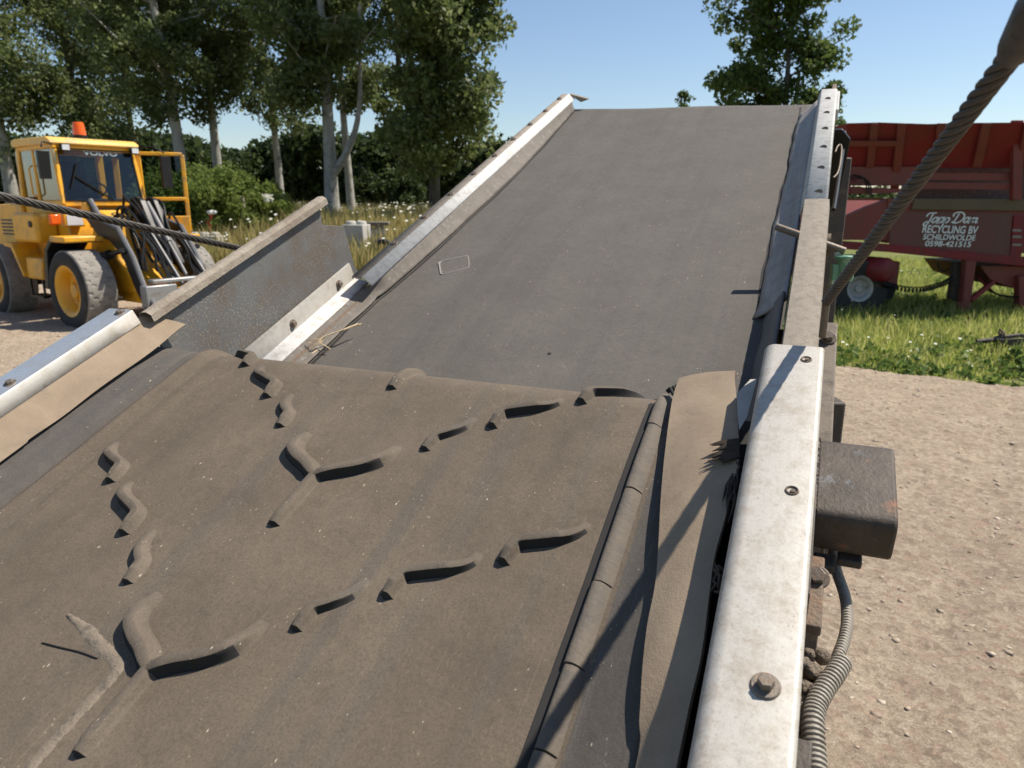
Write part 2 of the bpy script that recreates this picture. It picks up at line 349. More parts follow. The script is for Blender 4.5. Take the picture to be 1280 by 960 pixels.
def groundm():
    t = NT('yard_gravel'); n = t.noise(.9, 9, .66); col = t.mix(t.ramp(n,[(.3,0),(.7,1)]), (.47,.375,.272), (.62,.505,.375))
    col = t.mix(t.math('MULTIPLY', t.ramp(t.noise(3.5, 8, .7), [(.45,0),(.7,1)]), .55), col, (.30,.23,.162))
    vr = t.voro(26, out='Color'); x = t.n.new('ShaderNodeSeparateColor'); t.l.new(vr, x.inputs[0])
    col = t.mix(t.math('MULTIPLY', t.ramp(x.outputs[0],[(.55,0),(.8,1)]), .5), col, (.62,.51,.39))
    col = t.mix(t.math('MULTIPLY', t.ramp(x.outputs[1],[(.72,0),(.9,1)]), .5), col, (.46,.30,.225)); col = t.mix(t.math('MULTIPLY', t.ramp(x.outputs[2],[(.7,0),(.9,1)]), .45), col, (.25,.19,.14))
    g = t.noise(120, 5, .75); col = t.mix(t.math('MULTIPLY', t.ramp(g, [(.42,1),(.6,0)]), .5), col, (.17,.128,.09)); g3 = t.noise(34, 8, .75); col = t.mix(t.math('MULTIPLY', t.ramp(g3, [(.36,1),(.5,0)]), .55), col, (.2,.15,.105)); col = t.mix(t.math('MULTIPLY', t.ramp(g3, [(.56,0),(.7,1)]), .45), col, (.56,.47,.36))
    vd = t.voro(26); t.bump(vd, .35, .02); t.bump(g, .7, .012); t.bump(t.noise(9, 8, .75), .7, .07); t.bump(t.noise(40, 6, .75), .6, .02)
    M['yard_gravel'] = t.done(col, .95, 0, .15)
    t = NT('field'); n = t.noise(.35, 8, .65); col = t.mix(t.ramp(n,[(.3,0),(.7,1)]), (.10,.135,.035), (.2,.2,.07))
    col = t.mix(t.ramp(t.noise(2.5, 8, .7),[(.5,0),(.7,1)]), col, (.24,.21,.1)); t.bump(t.noise(12,6), .8, .1); M['field'] = t.done(col, 1, 0, .1)
groundm()
simple('meadow_ground', (.16,.15,.06), (.28,.24,.11), 2, 1)

# ------------------------------------------------------------------ CONVEYORS
BASEW = Vector((.85, 1.35, 0))         # foot of the machine on the ground
def frame_matrix(o):
    return Matrix(((V.x, D.x, N.x, o.x), (V.y, D.y, N.y, o.y), (V.z, D.z, N.z, o.z), (0,0,0,1)))
class Fr:
    def __init__(s, org): s.M = frame_matrix(org); s.I = s.M.inverted()
    def p(s, u, v, n): return s.I @ (CAM + D*u + V*v + N*n)
    def w(s, P): return s.I @ Vector(P)
    def px(s, x, y, d): return s.p(*uvn(x, y, d))
def worldpt(u, v, n): return CAM + D*u + V*v + N*n
def base_at(u, v):
    P = worldpt(u, v, -.8); return Vector((P.x, P.y, 0))

# ---- chevron conveyor
fa = Fr(base_at(-.2, -.59))
chev = thing('chevron_conveyor', 'near belt conveyor with raised chevron cleats, tan rubber flaps and pale metal side covers', 'conveyor', matrix=fa.M)
V0 = -.588; PR = .080; U0 = .773; BN = -.600; SK = 0.0
def und(u, v):
    a = v-V0; return (.0022*math.sin(u*5+a*9) + .001*math.sin(u*17-a*23))*(1 if u < U0-.1 else max(0, (U0-u)*10))
def wrap(u, v, h=0.0):
    h += und(u, v)
    if u <= U0: return fa.p(u, v, BN + h)
    L = PI*PR; th = (u-U0)/PR
    if th <= PI: return fa.p(U0 + (PR+h)*math.sin(th), v, BN - PR + (PR+h)*math.cos(th))
    return fa.p(U0 - (u-U0-L), v, BN - 2*PR - h)
us = list(np.linspace(-1.3, U0-.01, 104)) + list(np.linspace(U0, U0+PI*PR, 40)) + list(np.linspace(U0+PI*PR+.03, U0+PI*PR+.12, 4))
vsn = np.concatenate([np.linspace(-.56, -.42, 12), np.linspace(-.4, .4, 60), np.linspace(.42, .5, 8)])
def wing(a, u):
    if a > .43: return (a-.43)*.32*min(1, max(0, (.82-u)/.35))
    if a < -.43: return (-.43-a)*.42*min(1, max(0, (.82-u)/.12))
    return 0
mb = MB(); mb.grid([[wrap(u, V0+a, wing(a, u)) for a in vsn] for u in us])
nb = len(vsn)-1; mb.mi = [1 if abs((vsn[i % nb]+vsn[i % nb+1])/2) > .428 else 0 for i in range(len(mb.f))]
belt = mb.build('belt', [M['belt_rubber'], M['wing_rubber']], chev, 60, fix=False)
so = belt.modifiers.new('thickness', 'SOLIDIFY'); so.thickness = .008; so.offset = -1
# cleats
def cleat_mb(mb, path, H, side=1, uc=0, wtop=.0052, wbase=.0058, taper0=False, taper1=True):
    pts = catmull(path, 7); n = len(pts)
    rows = []
    L = np.cumsum([0]+[np.linalg.norm(pts[i+1]-pts[i]) for i in range(n-1)]); T = L[-1]
    HF = [(0,1.9),(.06,1.35),(.30,.85),(.66,.42),(.93,.08),(1,-.12)]      # (height, flare) of sloping sides
    HN = [(.012,1.15),(.05,.25),(.45,.06),(.86,.06),(.96,-.02),(1,-.25)]        # steep side, foot spread over the belt to carry painted shade
    def ring(p, d, hh, ww, flare=1.0):
        lat = min(1, max(0, abs(d[1])*1.25-.25)); nn = np.array([-d[1], d[0]]); r = []
        for sgn in (-1, 1):
            seq = [(b, e) for b, e in HF] if sgn < 0 else [(b, .8*e*(1-lat)+e2*lat) for (b, e), (_, e2) in zip(HF, HN)][::-1]
            for b, e in seq:
                q = p + nn*sgn*(wbase*.84*ww + wbase*.9*e*flare); r.append(wrap(uc+q[0], V0+side*q[1], b*hh - .0006))
        return r
    for i, p in enumerate(pts):
        d = pts[min(i+1,n-1)] - pts[max(i-1,0)]; d /= np.linalg.norm(d); s = L[i]; hh = H; ww = 1
        if taper1: hh *= min(1, max(.02, (T-s)/.045))**.8; ww = .75+.25*min(1, (T-s)/.03)
        if taper0: hh *= min(1, max(.02, s/.03))
        else: e0 = min(1, s/.014); hh *= .72+.28*e0; ww *= .66+.34*e0
        if i == 0 and not taper0:
            rows.append([q.lerp(fa.p(0,0,0), 0) for q in ring(p - d*.0040, d, .0007, .45, .30)])
        (rows.append(ring(p - d*.0012, d, hh*.3, .62, .5)) if i == 0 and not taper0 else None); rows.append(ring(p, d, hh, ww))
    m = 12
    vs = [p for r in rows for p in r]; fs = []; mi = []
    for i in range(len(rows)-1):
        j0 = min(n-1, max(0, i-(0 if taper0 else 2))); dd = pts[min(j0+1,n-1)] - pts[max(j0-1,0)]; lat = abs(dd[1])/np.linalg.norm(dd)
        for j in range(m-1):
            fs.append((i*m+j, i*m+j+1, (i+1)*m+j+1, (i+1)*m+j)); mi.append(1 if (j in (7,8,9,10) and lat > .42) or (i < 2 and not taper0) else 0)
    b0 = len(mb.v); mb.add(vs, fs)
    mb.mi[-len(fs):] = mi
SEG = {'inner': [(.084,.122),(.100,.1235),(.112,.1275),(.122,.140),(.136,.152),(.152,.158),(.166,.160)],
       'middle': [(.148,.196),(.166,.198),(.179,.203),(.188,.222),(.200,.250),(.214,.265),(.232,.269)],
       'outer': [(.224,.302),(.241,.305),(.253,.311),(.261,.331),(.272,.356),(.287,.370),(.303,.376)]}
for uc in (-.35, -.05, .25, .55, .85):
    if uc > -.3:
        mb = MB()
        cleat_mb(mb, [(-.092,0),(-.06,0),(-.02,0),(.006,0)], .0108, 1, uc, .006, .0064, taper1=False)
        if uc < .8:
            cleat_mb(mb, [(-.004,.0),(.012,.024),(.024,.048),(.038,.066),(.058,.075),(.084,.080)], .0148, 1, uc, .0058, .0074, taper0=False)
            cleat_mb(mb, [(-.003,.0),(.013,.024),(.025,.048),(.039,.066),(.059,.073),(.082,.068)], .0144, -1, uc, .0058, .0074, taper0=False)
        mb.build('cleat', [M['ridge_rubber'], M['shade_rubber']], belt, 40)
    if uc < .8:
        for k, path in SEG.items():
            for sd in (1, -1):
                ps = path if sd > 0 else [(a, b*1.005) for a, b in path]
                if uc + ps[-1][0] < .05: continue
                mb = MB(); cleat_mb(mb, ps, .0135 if k != 'inner' else .0105, sd, uc)
                mb.build('cleat', [M['ridge_rubber'], M['shade_rubber']], belt, 40)
# edge beads, cut by the bending into blocks
def bead(sd):
    mb = MB(); cuts = [-1.25]
    rr = random.Random(5 if sd > 0 else 9)
    while cuts[-1] < .95: cuts.append(cuts[-1] + rr.choice([.085,.10,.125,.14]))
    sec = [(.4040,-.002),(.4045,.006),(.4060,.0085),(.4085,.0094),(.4135,.0094),(.4175,.0075),(.423,.003),(.427,-.002)]
    if sd < 0: sec = [(.375,-.0015),(.385,.0008),(.400,.0040),(.412,.0075),(.4165,.0085),(.4185,.0078),(.4325,.0008),(.4355,-.0015)]
    for a, b in zip(cuts, cuts[1:]):
        dx = rr.uniform(-.0012, .0012) if sd > 0 else 0; hs = rr.uniform(.9, 1.08) if sd > 0 else 1.0
        g = .0011 if sd > 0 else 0; k = 9
        rows = []
        for u in np.linspace(a+g, b-g, k):
            e = min((u-a), (b-u)); q = .93 + .07*min(1, e/.006) if sd > 0 else 1
            rows.append([wrap(u, V0+sd*(x+dx+(.018*max(0,.7-u)*.25 if sd > 0 else 0)), y*hs*q) for x, y in sec])
        mb.grid(rows)
        m = len(sec)
        if sd < 0:
            nf = (k-1)*(m-1)
            for q in range(nf):
                if q % (m-1) in (5,6): mb.mi[len(mb.mi)-nf+q] = 1
        for i0 in (0, k-1):
            base = len(mb.v) - k*m + i0*m
            mb.f.append(tuple(base+j for j in range(m))); mb.mi.append(0)
    return mb
tag(bead(1).build('edge_bead', M['bead_rubber'], belt, 50), 'cracked right-hand edge bead')
bead(-1).build('edge_bead', [M['belt_rubber'], M['bead_shade']], belt, 50)
mb = MB(); rows = []
for u in np.linspace(-1.2, U0+.05, 60): rows.append([wrap(u, V0+a+.018*max(0,.7-u)*.25, .0012) for a in (.3945, .4045)])
mb.grid(rows); mb.build('edge_groove', M['groove_shade_dark'], belt, 0)
# worn zigzag scar and a cut beside the near chevron
mb = MB()
def strip(mb, px, w, h, d=.5985):
    P = [np.array(uvn(x, y, d)[:2]) for x, y in px]; P = catmull(P, 8); rows = []
    for i, p in enumerate(P):
        t = P[min(i+1,len(P)-1)]-P[max(i-1,0)]; t /= np.linalg.norm(t); nn = np.array([-t[1], t[0]])
        e = min(i, len(P)-1-i)/len(P); ww = w*min(1, .25+e*6)*(1+.10*math.sin(i*2.7)+.10*math.sin(i*.9))
        rows.append([wrap(p[0]+nn[0]*ww*a, p[1]+nn[1]*ww*a, hh) for a, hh in ((-1,-.0008),(-.45,h),(.45,h),(1,-.0008))])
    mb.grid(rows)
strip(mb, [(85,768),(108,788),(130,812),(148,832),(128,858),(98,890),(66,925),(38,958),(0,1000)], .0090, .0016)
mb.build('worn_scar', M['worn_rubber'], belt, 60)
mb = MB(); strip(mb, [(52,803),(75,809),(100,815),(122,823)], .0010, .0016); mb.build('cut', M['groove_shade_dark'], belt, 0)
# head pulley and side frames
mb = MB(); mb.cyl(fa.p(U0, V0-.50, BN-PR), fa.p(U0, V0+.50, BN-PR), PR-.012, 32); mb.cyl(fa.p(U0, V0-.58, BN-PR), fa.p(U0, V0+.57, BN-PR), .022, 16)
mb.build('head_pulley', M['dark_steel'], chev)
def ebox(mb, fr, u0, u1, v0, v1, n0, n1):
    p = [fr.p(u, v, n) for n in (n0, n1) for u, v in ((u0,v0),(u0,v1),(u1,v1),(u1,v0))]; mb.hexa(p)
mb = MB(); ebox(mb, fa, -1.3, .80, -.030, .012, -.515, -.53); ebox(mb, fa, -1.3, .80, -.018, .010, -.53, -.74); mb.build('side_frame', M['dark_steel'], chev, bevel=.002)
mb = MB(); ebox(mb, fa, -1.3, .78, -1.165, -1.11, -.535, -.56); ebox(mb, fa, -1.3, .78, -1.162, -1.13, -.56, -.74); mb.build('side_frame', M['rusty_steel'], chev, bevel=.002)
mb = MB()
for u in (-.9, -.1, .5): mb.cyl(fa.p(u, -1.15, -.70), fa.p(u, .0, -.70), .018, 12)
mb.build('cross_tube', M['dark_steel'], chev)
for u in (-.9, .35):
    for v in (-1.14, 0.0):
        P = worldpt(u, v, -.70); mb = MB(); mb.bar(fa.w(P), fa.w((P.x, P.y, 0)), .06, .06, fa.I.to_3x3() @ Vector((0,1,0))); mb.build('leg', M['rusty_steel'], chev, bevel=.004)
# side covers: profile (v, n) swept along u
def sweep(fr, prof, u0, u1, k=2, wob=0):
    mb = MB(); rows = []
    for u in np.linspace(u0, u1, k): rows.append([fr.p(u, v, n) for v, n in prof])
    mb.grid(rows); return mb
def arc(cx, cy, r, a0, a1, k=6): return [(cx+r*math.cos(R_(a0+(a1-a0)*i/k)), cy+r*math.sin(R_(a0+(a1-a0)*i/k))) for i in range(k+1)]
prof = [(-.049,-.538)] + arc(-.036,-.513,.013,180,90,8) + arc(.0145,-.5055,.0055,90,0) + [(.020,-.552)]
rc = sweep(fa, prof, -1.3, .806, 60)
rc.f.append(tuple(range(len(rc.v)-len(prof), len(rc.v)))); rc.mi.append(0)
rcov = rc.build('side_cover', M['pale_cover'], chev, 50); s_ = rcov.modifiers.new('thickness','SOLIDIFY'); s_.thickness = .003; s_.offset = -1
tag(rcov, 'wide pale metal cover on the right, with rust specks')
def bolt_mb(P, up, r, fr, wash=1.9, h=.007, lathe=True):
    mb = MB(); up = Vector(up).normalized(); P = Vector(P)
    if wash: mb.lathe([(r*.9,-.001),(r*wash,-.001),(r*wash,.0012),(r*wash*.93,.0020),(r*.9,.0020)], up, P, 28)
    x = up.orthogonal().normalized(); y = up.cross(x)
    h0 = [P + up*.0015 + (x*math.cos(PI/3*i+.4)+y*math.sin(PI/3*i+.4))*r for i in range(6)]; h1 = [p + up*h*.85 for p in h0]; h2 = [P+up*(.0015+h)+(p-P-up*.0015)*.86 for p in h0]
    mb.add(h0+h1+h2, [(0,1,2,3,4,5)[::-1]] + [(i,(i+1)%6,6+(i+1)%6,6+i) for i in range(6)] + [(6+i,6+(i+1)%6,12+(i+1)%6,12+i) for i in range(6)] + [(12,13,14,15,16,17)])
    return mb
UP = Vector((0,0,1))
bolt_mb(fa.px(957,858,.500), UP, .0062, fa, 1.75).build('bolt', M['bolt_steel'], rcov, 30)
def hole(P, up, r, fr, parent, m='groove_shade_dark', asp=1):
    mb = MB(); mb.lathe([(.0001,.0004),(r*.75,.0004),(r,.0008),(r*1.12,.0003)], up, P, 18); mb.build('bolt_hole', M[m], parent, 30)
for x, y in ((990,613),(1008,449)):
    P = fa.px(x, y, .4995); mb = MB(); mb.lathe([(.0001,-.003),(.0038,-.0025),(.0042,.0005),(.0052,.0012),(.0062,.0006),(.0066,-.001)], UP, P, 20)
    mb.lathe([(.0001,.0016),(.0024,.0014),(.0026,-.002)], UP, P+Vector((.0008,-.0012,0)), 8); mb.build('bolt', M['rusty_steel'] if y < 500 else M['dark_steel'], rcov, 40)
# left cover
prof = [(-1.168,-.56)] + arc(-1.156,-.514,.010,180,100) + [(-1.1035,-.504),(-1.1015,-.506),(-1.0970,-.530)]
lc = sweep(fa, prof, -1.3, .775, 40); lc.f.append(tuple(range(len(lc.v)-len(prof), len(lc.v)))); lc.mi.append(0)
npf = len(prof)-1
lc.mi = [1 if i % npf >= npf-2 and i < 39*npf else 0 for i in range(len(lc.f))]
lcov = lc.build('side_cover', [M['shiny_cover'], M['fold_white']], chev, 30); s_ = lcov.modifiers.new('thickness','SOLIDIFY'); s_.thickness = .003; s_.offset = -1
tag(lcov, 'narrow shiny metal cover on the left')
for x, y in ((150,392),(13,480)): bolt_mb(fa.px(x, y, .5055), UP, .0058, fa, 1.7, .005).build('bolt', M['bolt_steel'], lcov, 30)
# flaps
def flap(edge, inner, name, lab, thick=.005, k=70):
    mb = MB(); E = catmull(edge, 12); I = catmull(inner, 12); n = 9; rows = []
    a = np.linspace(0, len(E)-1, k); ei = np.array(E); ii = np.array(I); b = np.linspace(0, len(I)-1, k)
    g = lambda A, t: np.array([np.interp(t, np.arange(len(A)), A[:,c]) for c in range(3)])
    for i in range(k):
        e = g(ei, a[i]); q = g(ii, b[i]); r = []
        for j in range(n):
            t = j/(n-1); p = e*(1-t)+q*t; p[2] += .003*math.sin(PI*t) + .0012*math.sin(i*.35+t*3)*(1-t); r.append(fa.p(*p))
        rows.append(r)
    mb.grid(rows); o = mb.build(name, M['tan_rubber'], chev, 60); s = o.modifiers.new('thickness','SOLIDIFY'); s.thickness = thick; s.offset = 1; es = o.modifiers.new('edges','EDGE_SPLIT'); es.split_angle = R_(40); tag(o, lab); return o
def flow(l): return [uvn(*q) for q in l]
edge = flow([(850,476,.590),(841,508,.590),(834,560,.588),(829,620,.585),(826,680,.582),(822,735,.579),(813,785,.577),(806,850,.575),(803,905,.575),(800,965,.575)]) + [(0.1,-.090,-.575),(-.4,-.09,-.575),(-1.25,-.09,-.575)]
inner = [(.842,-.086,-.574),(.825,-.085,-.573),(.72,-.068,-.562),(.62,-.056,-.554),(.5,-.062,-.556),(.45,-.060,-.555),(.38,-.056,-.552),(.3,-.058,-.553),(0,-.058,-.553),(-1.25,-.058,-.553)]
fl = flap(edge, inner, 'rubber_flap', 'tan rubber flap under the right cover')
edge = flow([(231,407,.574),(205,427,.573),(150,468,.573),(90,511,.573),(40,548,.573),(0,577,.573)]) + [(.1,-1.07,-.573),(-1.25,-1.07,-.573)]
inner = [(.79,-1.112,-.529),(.74,-1.108,-.529),(.6,-1.106,-.529),(.4,-1.106,-.529),(0,-1.106,-.529),(-1.25,-1.106,-.529)]
flap(edge, inner, 'rubber_flap', 'tan rubber flap under the left cover')
mb = MB(); ebox(mb, fa, -1.3, .79, -.095, -.019, -.612, -.620); ebox(mb, fa, -1.3, .79, -.022, -.019, -.54, -.612); mb.build('gap_blocker', M['groove_shade_dark'], chev)  # added dark plate, blocks stray light in the gap under the right cover
# torn rubber beside the right cover
mb = MB(); rr = random.Random(3)
for i in range(34):
    t = i/33; a = Vector(uvn(924, 549+t*22, .548)); b = Vector(uvn(rr.uniform(882,908)+(t-.3)*4, 556+t*22+rr.uniform(-3,3), .551)); w_ = rr.uniform(.0012,.0028)
    mb.tube([fa.p(*a), fa.p(*(a.lerp(b,.6)+Vector((0,0,rr.uniform(0,.003))))), fa.p(*b)], [w_, w_*.9, .0004], 5)
for i in range(14):
    a = Vector(uvn(rr.uniform(914,922), rr.uniform(575,625), .545)); b = a + Vector((rr.uniform(-.05,-.02), rr.uniform(-.006,.006), rr.uniform(-.008,.002)))
    mb.tube([fa.p(*a), fa.p(*((a+b)/2+Vector((0,rr.uniform(-.004,.004),.002)))), fa.p(*b)], [.001,.0015,.0004], 5)
mb.build('torn_rubber', M['torn_fibre'], chev, 40); mb = MB()
for i in range(7):
    a = Vector(uvn(rr.uniform(890,900), rr.uniform(705,745), .54)); b = a + Vector((rr.uniform(-.03,.03), rr.uniform(-.004,.008), rr.uniform(-.008,.006)))
    mb.tube([fa.p(*a), fa.p(*((a+b)/2+Vector((0,.004,.004)))), fa.p(*b)], [.0012,.002,.0006], 5)
mb.build('torn_rubber', M['torn_fibre'], chev, 40)
mb = MB(); 
mb.add([fa.px(x, y, .548) for x, y in ((921,492),(938,474),(946,474),(934,520),(924,538),(922,520))]+[fa.px(x, y, .553) for x, y in ((921,492),(938,474),(946,474),(934,520),(924,538),(922,520))], [(0,1,2,3,4,5),(11,10,9,8,7,6)]+[(i,(i+1)%6,6+(i+1)%6,6+i) for i in range(6)])
mb.build('caked_bracket', M['concrete'], chev, 30)
mb = MB(); 
for x,y,r in ((843,486,.0035),(838,488,.003),(834,490,.0035)): mb.tube([fa.px(x,y,.592), fa.px(x+4,y-4,.588), fa.px(x+8,y+4,.588)], [r,r,r*.5], 7)
mb.build('torn_corner', M['groove_shade_dark'], chev, 40)
# steel box on the outer side, conduit and bracket
mb = MB()
def rpoly(poly, r, k=4):
    out = []; n = len(poly)
    for i in range(n):
        p0, p, p2 = (Vector(poly[(i-1)%n]), Vector(poly[i]), Vector(poly[(i+1)%n])); a = p + (p0-p).normalized()*r; b = p + (p2-p).normalized()*r
        for j in range(k+1): t = j/k; q = a*(1-t)**2 + p*2*t*(1-t) + b*t*t; out.append(tuple(q))
    return out
mb.prism(rpoly([(.628,-.665),(.628,-.604),(.765,-.604),(.765,-.665)], .015), lambda a, b, c: fa.p(a, c, b), .024, .108)
bx = mb.build('gland_box', M['grimy_box'], chev, 40, bevel=.0035)
tag(bx, 'dark grimy steel box with rounded edges')
mb = MB(); mb.tube([fa.p(u_, .0235+.001*math.sin(u_*900), -.604+.0008*math.sin(u_*1300)) for u_ in np.linspace(.632,.762,60)], .0028, 8); mb.build('weld_bead', M['dark_steel'], bx, 50)
mb = MB(); ebox(mb, fa, .612, .632, .030, .052, -.667, -.680); ebox(mb, fa, .625, .65, .055, .080, -.667, -.678); mb.build('cable_gland', M['dark_steel'], bx, bevel=.002)
def corr(px, d, r, pitch, name, m='conduit_plastic'):
    P = [fa.px(x, y, dd) for (x, y), dd in zip(px, d)]; Q = [Vector(q) for q in catmull(P, 60)]
    L = [0]
    for a, b in zip(Q, Q[1:]): L.append(L[-1]+(b-a).length)
    n = int(L[-1]/pitch*5); pts = []; rad = []; A = np.array(Q)
    for i in range(n):
        s = L[-1]*i/(n-1); pts.append(Vector([np.interp(s, L, A[:,c]) for c in range(3)])); rad.append(r*(1 if (i % 5) in (0,1,2) else .80))
    mb = MB(); mb.tube(pts, rad, 14); return mb.build(name, M[m], chev, 55)
tag(corr([(1041,690),(1046,715),(1056,745),(1059,775),(1055,800),(1047,822)], [.70,.695,.69,.685,.68,.675], .0062, .0042, 'conduit'), 'thin corrugated conduit')
tag(corr([(1052,828),(1044,842),(1030,862),(1019,884),(1016,905),(1018,940),(1020,985),(1020,1060)], [.65,.645,.64,.635,.63,.63,.63,.63], .0098, .0048, 'conduit'), 'thick pale corrugated conduit')
mb = MB(); rr = random.Random(8)
for i in range(60):
    x = rr.uniform(1002,1032); y = rr.uniform(815,980)
    if x > 1012 and y > 870: x = rr.uniform(1000,1008)
    P = fa.px(x, y, rr.uniform(.64,.665)); r = rr.uniform(.004,.011); mb.lathe([(.0001,-r),(r*.8,-r*.6),(r,0),(r*.7,r*.6),(.0001,r*.8)], (rr.uniform(-1,1),rr.uniform(-1,1),1), P, 7)
mb.build('mud_lump', M['mud'], chev, 50)
mb = MB(); ebox(mb, fa, .505, .60, .022, .040, -.640, -.655); mb.build('bracket', M['rusty_steel'], chev, bevel=.002)
mb = MB(); ebox(mb, fa, .485, .64, .0205, .0245, -.57, -.635); mb.build('bracket', M['dark_steel'], chev, bevel=.001)
bolt_mb(fa.px(1022,722,.640), N, .009, fa, 1.4, .008).build('bolt', M['bolt_steel'], chev, 30)
mb = MB(); ebox(mb, fa, .33, .36, .02, .035, -.60, -.64); mb.build('hose_clip', M['dark_steel'], chev, bevel=.002)

# ---- flat conveyor
fb = Fr(base_at(1.6, -.55))
flat = thing('flat_belt_conveyor', 'smooth grey belt conveyor rising beyond the chevron belt between bolted metal rails', 'conveyor', matrix=fb.M)
BD = -.78
mb = MB(); rows = []; PR2 = .09
vb = np.linspace(-1.06, -.06, 41)
def bh(u, v):
    ue = 2.925 - (v+.1)*.09; us_ = min(0, 3*(u-.60)/(ue-.60)-3); return .0018*math.sin(v*11+us_*1.5) - .0035*math.sin((v+.06)*PI)*(1 if us_ < 0 else 0)
def wrapb(u, v, h=0):
    ue = 2.925 - (v+.1)*.09   # pulley sits slightly askew
    if u <= 0:
        t = (u+3)/3; return fb.p(.60 + (ue-.60)*t, v, BD+h)
    th = u/PR2
    return fb.p(ue+(PR2+h)*math.sin(th), v, BD-PR2+(PR2+h)*math.cos(th))
for u in list(np.linspace(-3, -.02, 90)) + list(np.linspace(0, PI*PR2, 20)):
    rows.append([wrapb(u, v, .0018*math.sin(v*11+u*1.5) - .0035*math.sin((v+.06)*PI)*(1 if u < 0 else 0)) for v in vb])
rows.append([fb.p(.6, v, BD-2*PR2) for v in vb])
mb.grid(rows); fbelt = mb.build('belt', M['flat_belt_rubber'], flat, 60, fix=False); s_ = fbelt.modifiers.new('thickness','SOLIDIFY'); s_.thickness = .008; s_.offset = -1
mb = MB(); q = [uvn(x, y, .7815) for x, y in ((548,329),(586,320.5),(588,336),(551,346))]
pl = rpoly([(a, b) for a, b, c in q], .012, 5); ce = Vector((sum(p[0] for p in pl)/len(pl), sum(p[1] for p in pl)/len(pl)))
rows = [[fb.p(ce.x+(p[0]-ce.x)*f, ce.y+(p[1]-ce.y)*f, BD+h+bh(ce.x, ce.y)) for f, h in ((.90,-.0008),(.93,.0013),(1,.0015),(1.02,-.0008))] for p in pl+[pl[0]]]
mb.grid(rows); mb.build('repair_patch', M['scratch_grey'], fbelt, 0)
mb = MB(); uu, vv, _ = uvn(687,444,.7812); P = fb.p(uu, vv, BD+bh(uu,vv)+.0005); mb.lathe([(.0001,.0006),(.0035,.0008),(.0045,-.002)], UP, P, 10); mb.build('puncture', M['groove_shade_dark'], fbelt, 0)
mb = MB(); mb.cyl(fb.p(2.96, -1.06, BD-PR2), fb.p(2.93, -.04, BD-PR2), PR2-.012, 28); mb.build('head_pulley', M['dark_steel'], flat)
# left rail (upper)
rl = sweep(fb, [(-1.056,-.722),(-1.053,-.7165),(-1.026,-.7175),(-1.022,-.720),(-1.0045,-.737),(-1.003,-.740)], 1.33, 3.02, 2)
rl.mi = [1 if i % 5 == 1 else 0 for i in range(len(rl.f))]
lrail = rl.build('side_rail', [M['galvanised'], M['dusty_plate']], flat, 25); s_ = lrail.modifiers.new('thickness','SOLIDIFY'); s_.thickness = .004; s_.offset = 0
tag(lrail, 'long folded rail on the left')
for u in np.arange(1.52, 2.98, .177): bolt_mb(fb.p(u, -1.040, -.7155), N, .0075, fb, 1.5, .006).build('bolt', M['bolt_steel'], lrail, 30)
mb = MB(); mb.hexa([fb.p(3.02,-1.02,-.722), fb.p(3.02,-.975,-.752), fb.p(3.035,-.975,-.752), fb.p(3.035,-1.02,-.722), fb.p(3.02,-1.02,-.717), fb.p(3.02,-.94,-.742), fb.p(3.035,-.94,-.742), fb.p(3.035,-1.02,-.717)])
mb.build('rail_end', M['dusty_plate'], flat)
# left rubber skirts from rail to belt
def skirt(fr, top, bot, u0, u1, m, name, par, k=60, wob=.004, ph=0, thick=.006, curl=0, bow=0, sagn=.003):
    mb = MB(); rows = []
    for i in range(k):
        u = u0+(u1-u0)*i/(k-1); w = wob*(math.sin(u*9+ph)+.6*math.sin(u*23+ph)+.35*math.sin(u*51))
        r = []
        for j in range(7):
            t = j/6; v = top[0]*(1-t)+bot[0]*t; n = top[1]*(1-t)+bot[1]*t; e = t*t
            r.append(fr.p(u, v + w*e + bow*e*math.sin(PI*min(1,max(0,(u-u0)/(u1-u0)))) + curl*math.exp(-((u-u0)/.05)**2)*e, n - sagn*math.sin(PI*t)))
        rows.append(r)
    mb.grid(rows); o = mb.build(name, m, par, 60); s = o.modifiers.new('thickness','SOLIDIFY'); s.thickness = thick; s.offset = 0; return o
mb = MB(); rows = []
for i in range(150):
    u = .62 + (2.99-.62)*i/149; k = min(1, max(0, (u-1.30)/.09)); k = k*k*(3-2*k)
    tv, tn = -1.055*(1-k)-1.006*k, -.760*(1-k)-.738*k
    ph = 2*(1-k); wv = (.0025*(1-k)+.001*k)*(math.sin(u*9+ph)+.6*math.sin(u*23+ph)+.35*math.sin(u*51))
    bv = -1.004*(1-k)-.998*k + (.030*math.sin(PI*(u-1.345)/1.645) if u > 1.345 else 0)
    cr = .004*math.exp(-((u-1.335)/.012)**2)
    rows.append([fb.p(u, tv*(1-t)+bv*t+wv*t*t, tn*(1-t)-.7755*t-.003*math.sin(PI*t)+cr*t) for t in np.linspace(0,1,7)])
mb.grid(rows); o_ = mb.build('rubber_skirt', M['side_skirt_rubber'], flat, 60); q_ = o_.modifiers.new('thickness','SOLIDIFY'); q_.thickness = .004; q_.offset = 0
def edgeline(v0, u0, u1, side, wob, ph, bow=0):
    mb = MB(); rows = []
    for u in np.linspace(u0, u1, 90):
        w = wob*(math.sin(u*9+ph)+.6*math.sin(u*23+ph)+.35*math.sin(u*51)); w += bow*math.sin(PI*min(1,max(0,(u-u0)/(u1-u0)))); rows.append([fb.p(u, v0+w+side*x, BD+.0012+bh(u,v0)) for x in (-.001,.0050+.002*math.sin(u*13))])
    mb.grid(rows); return mb
edgeline(-.9945, 1.345, 2.96, 1, .0010, 0, .030).build('seal_gap_shadow', M['groove_shade_dark'], flat, 0)
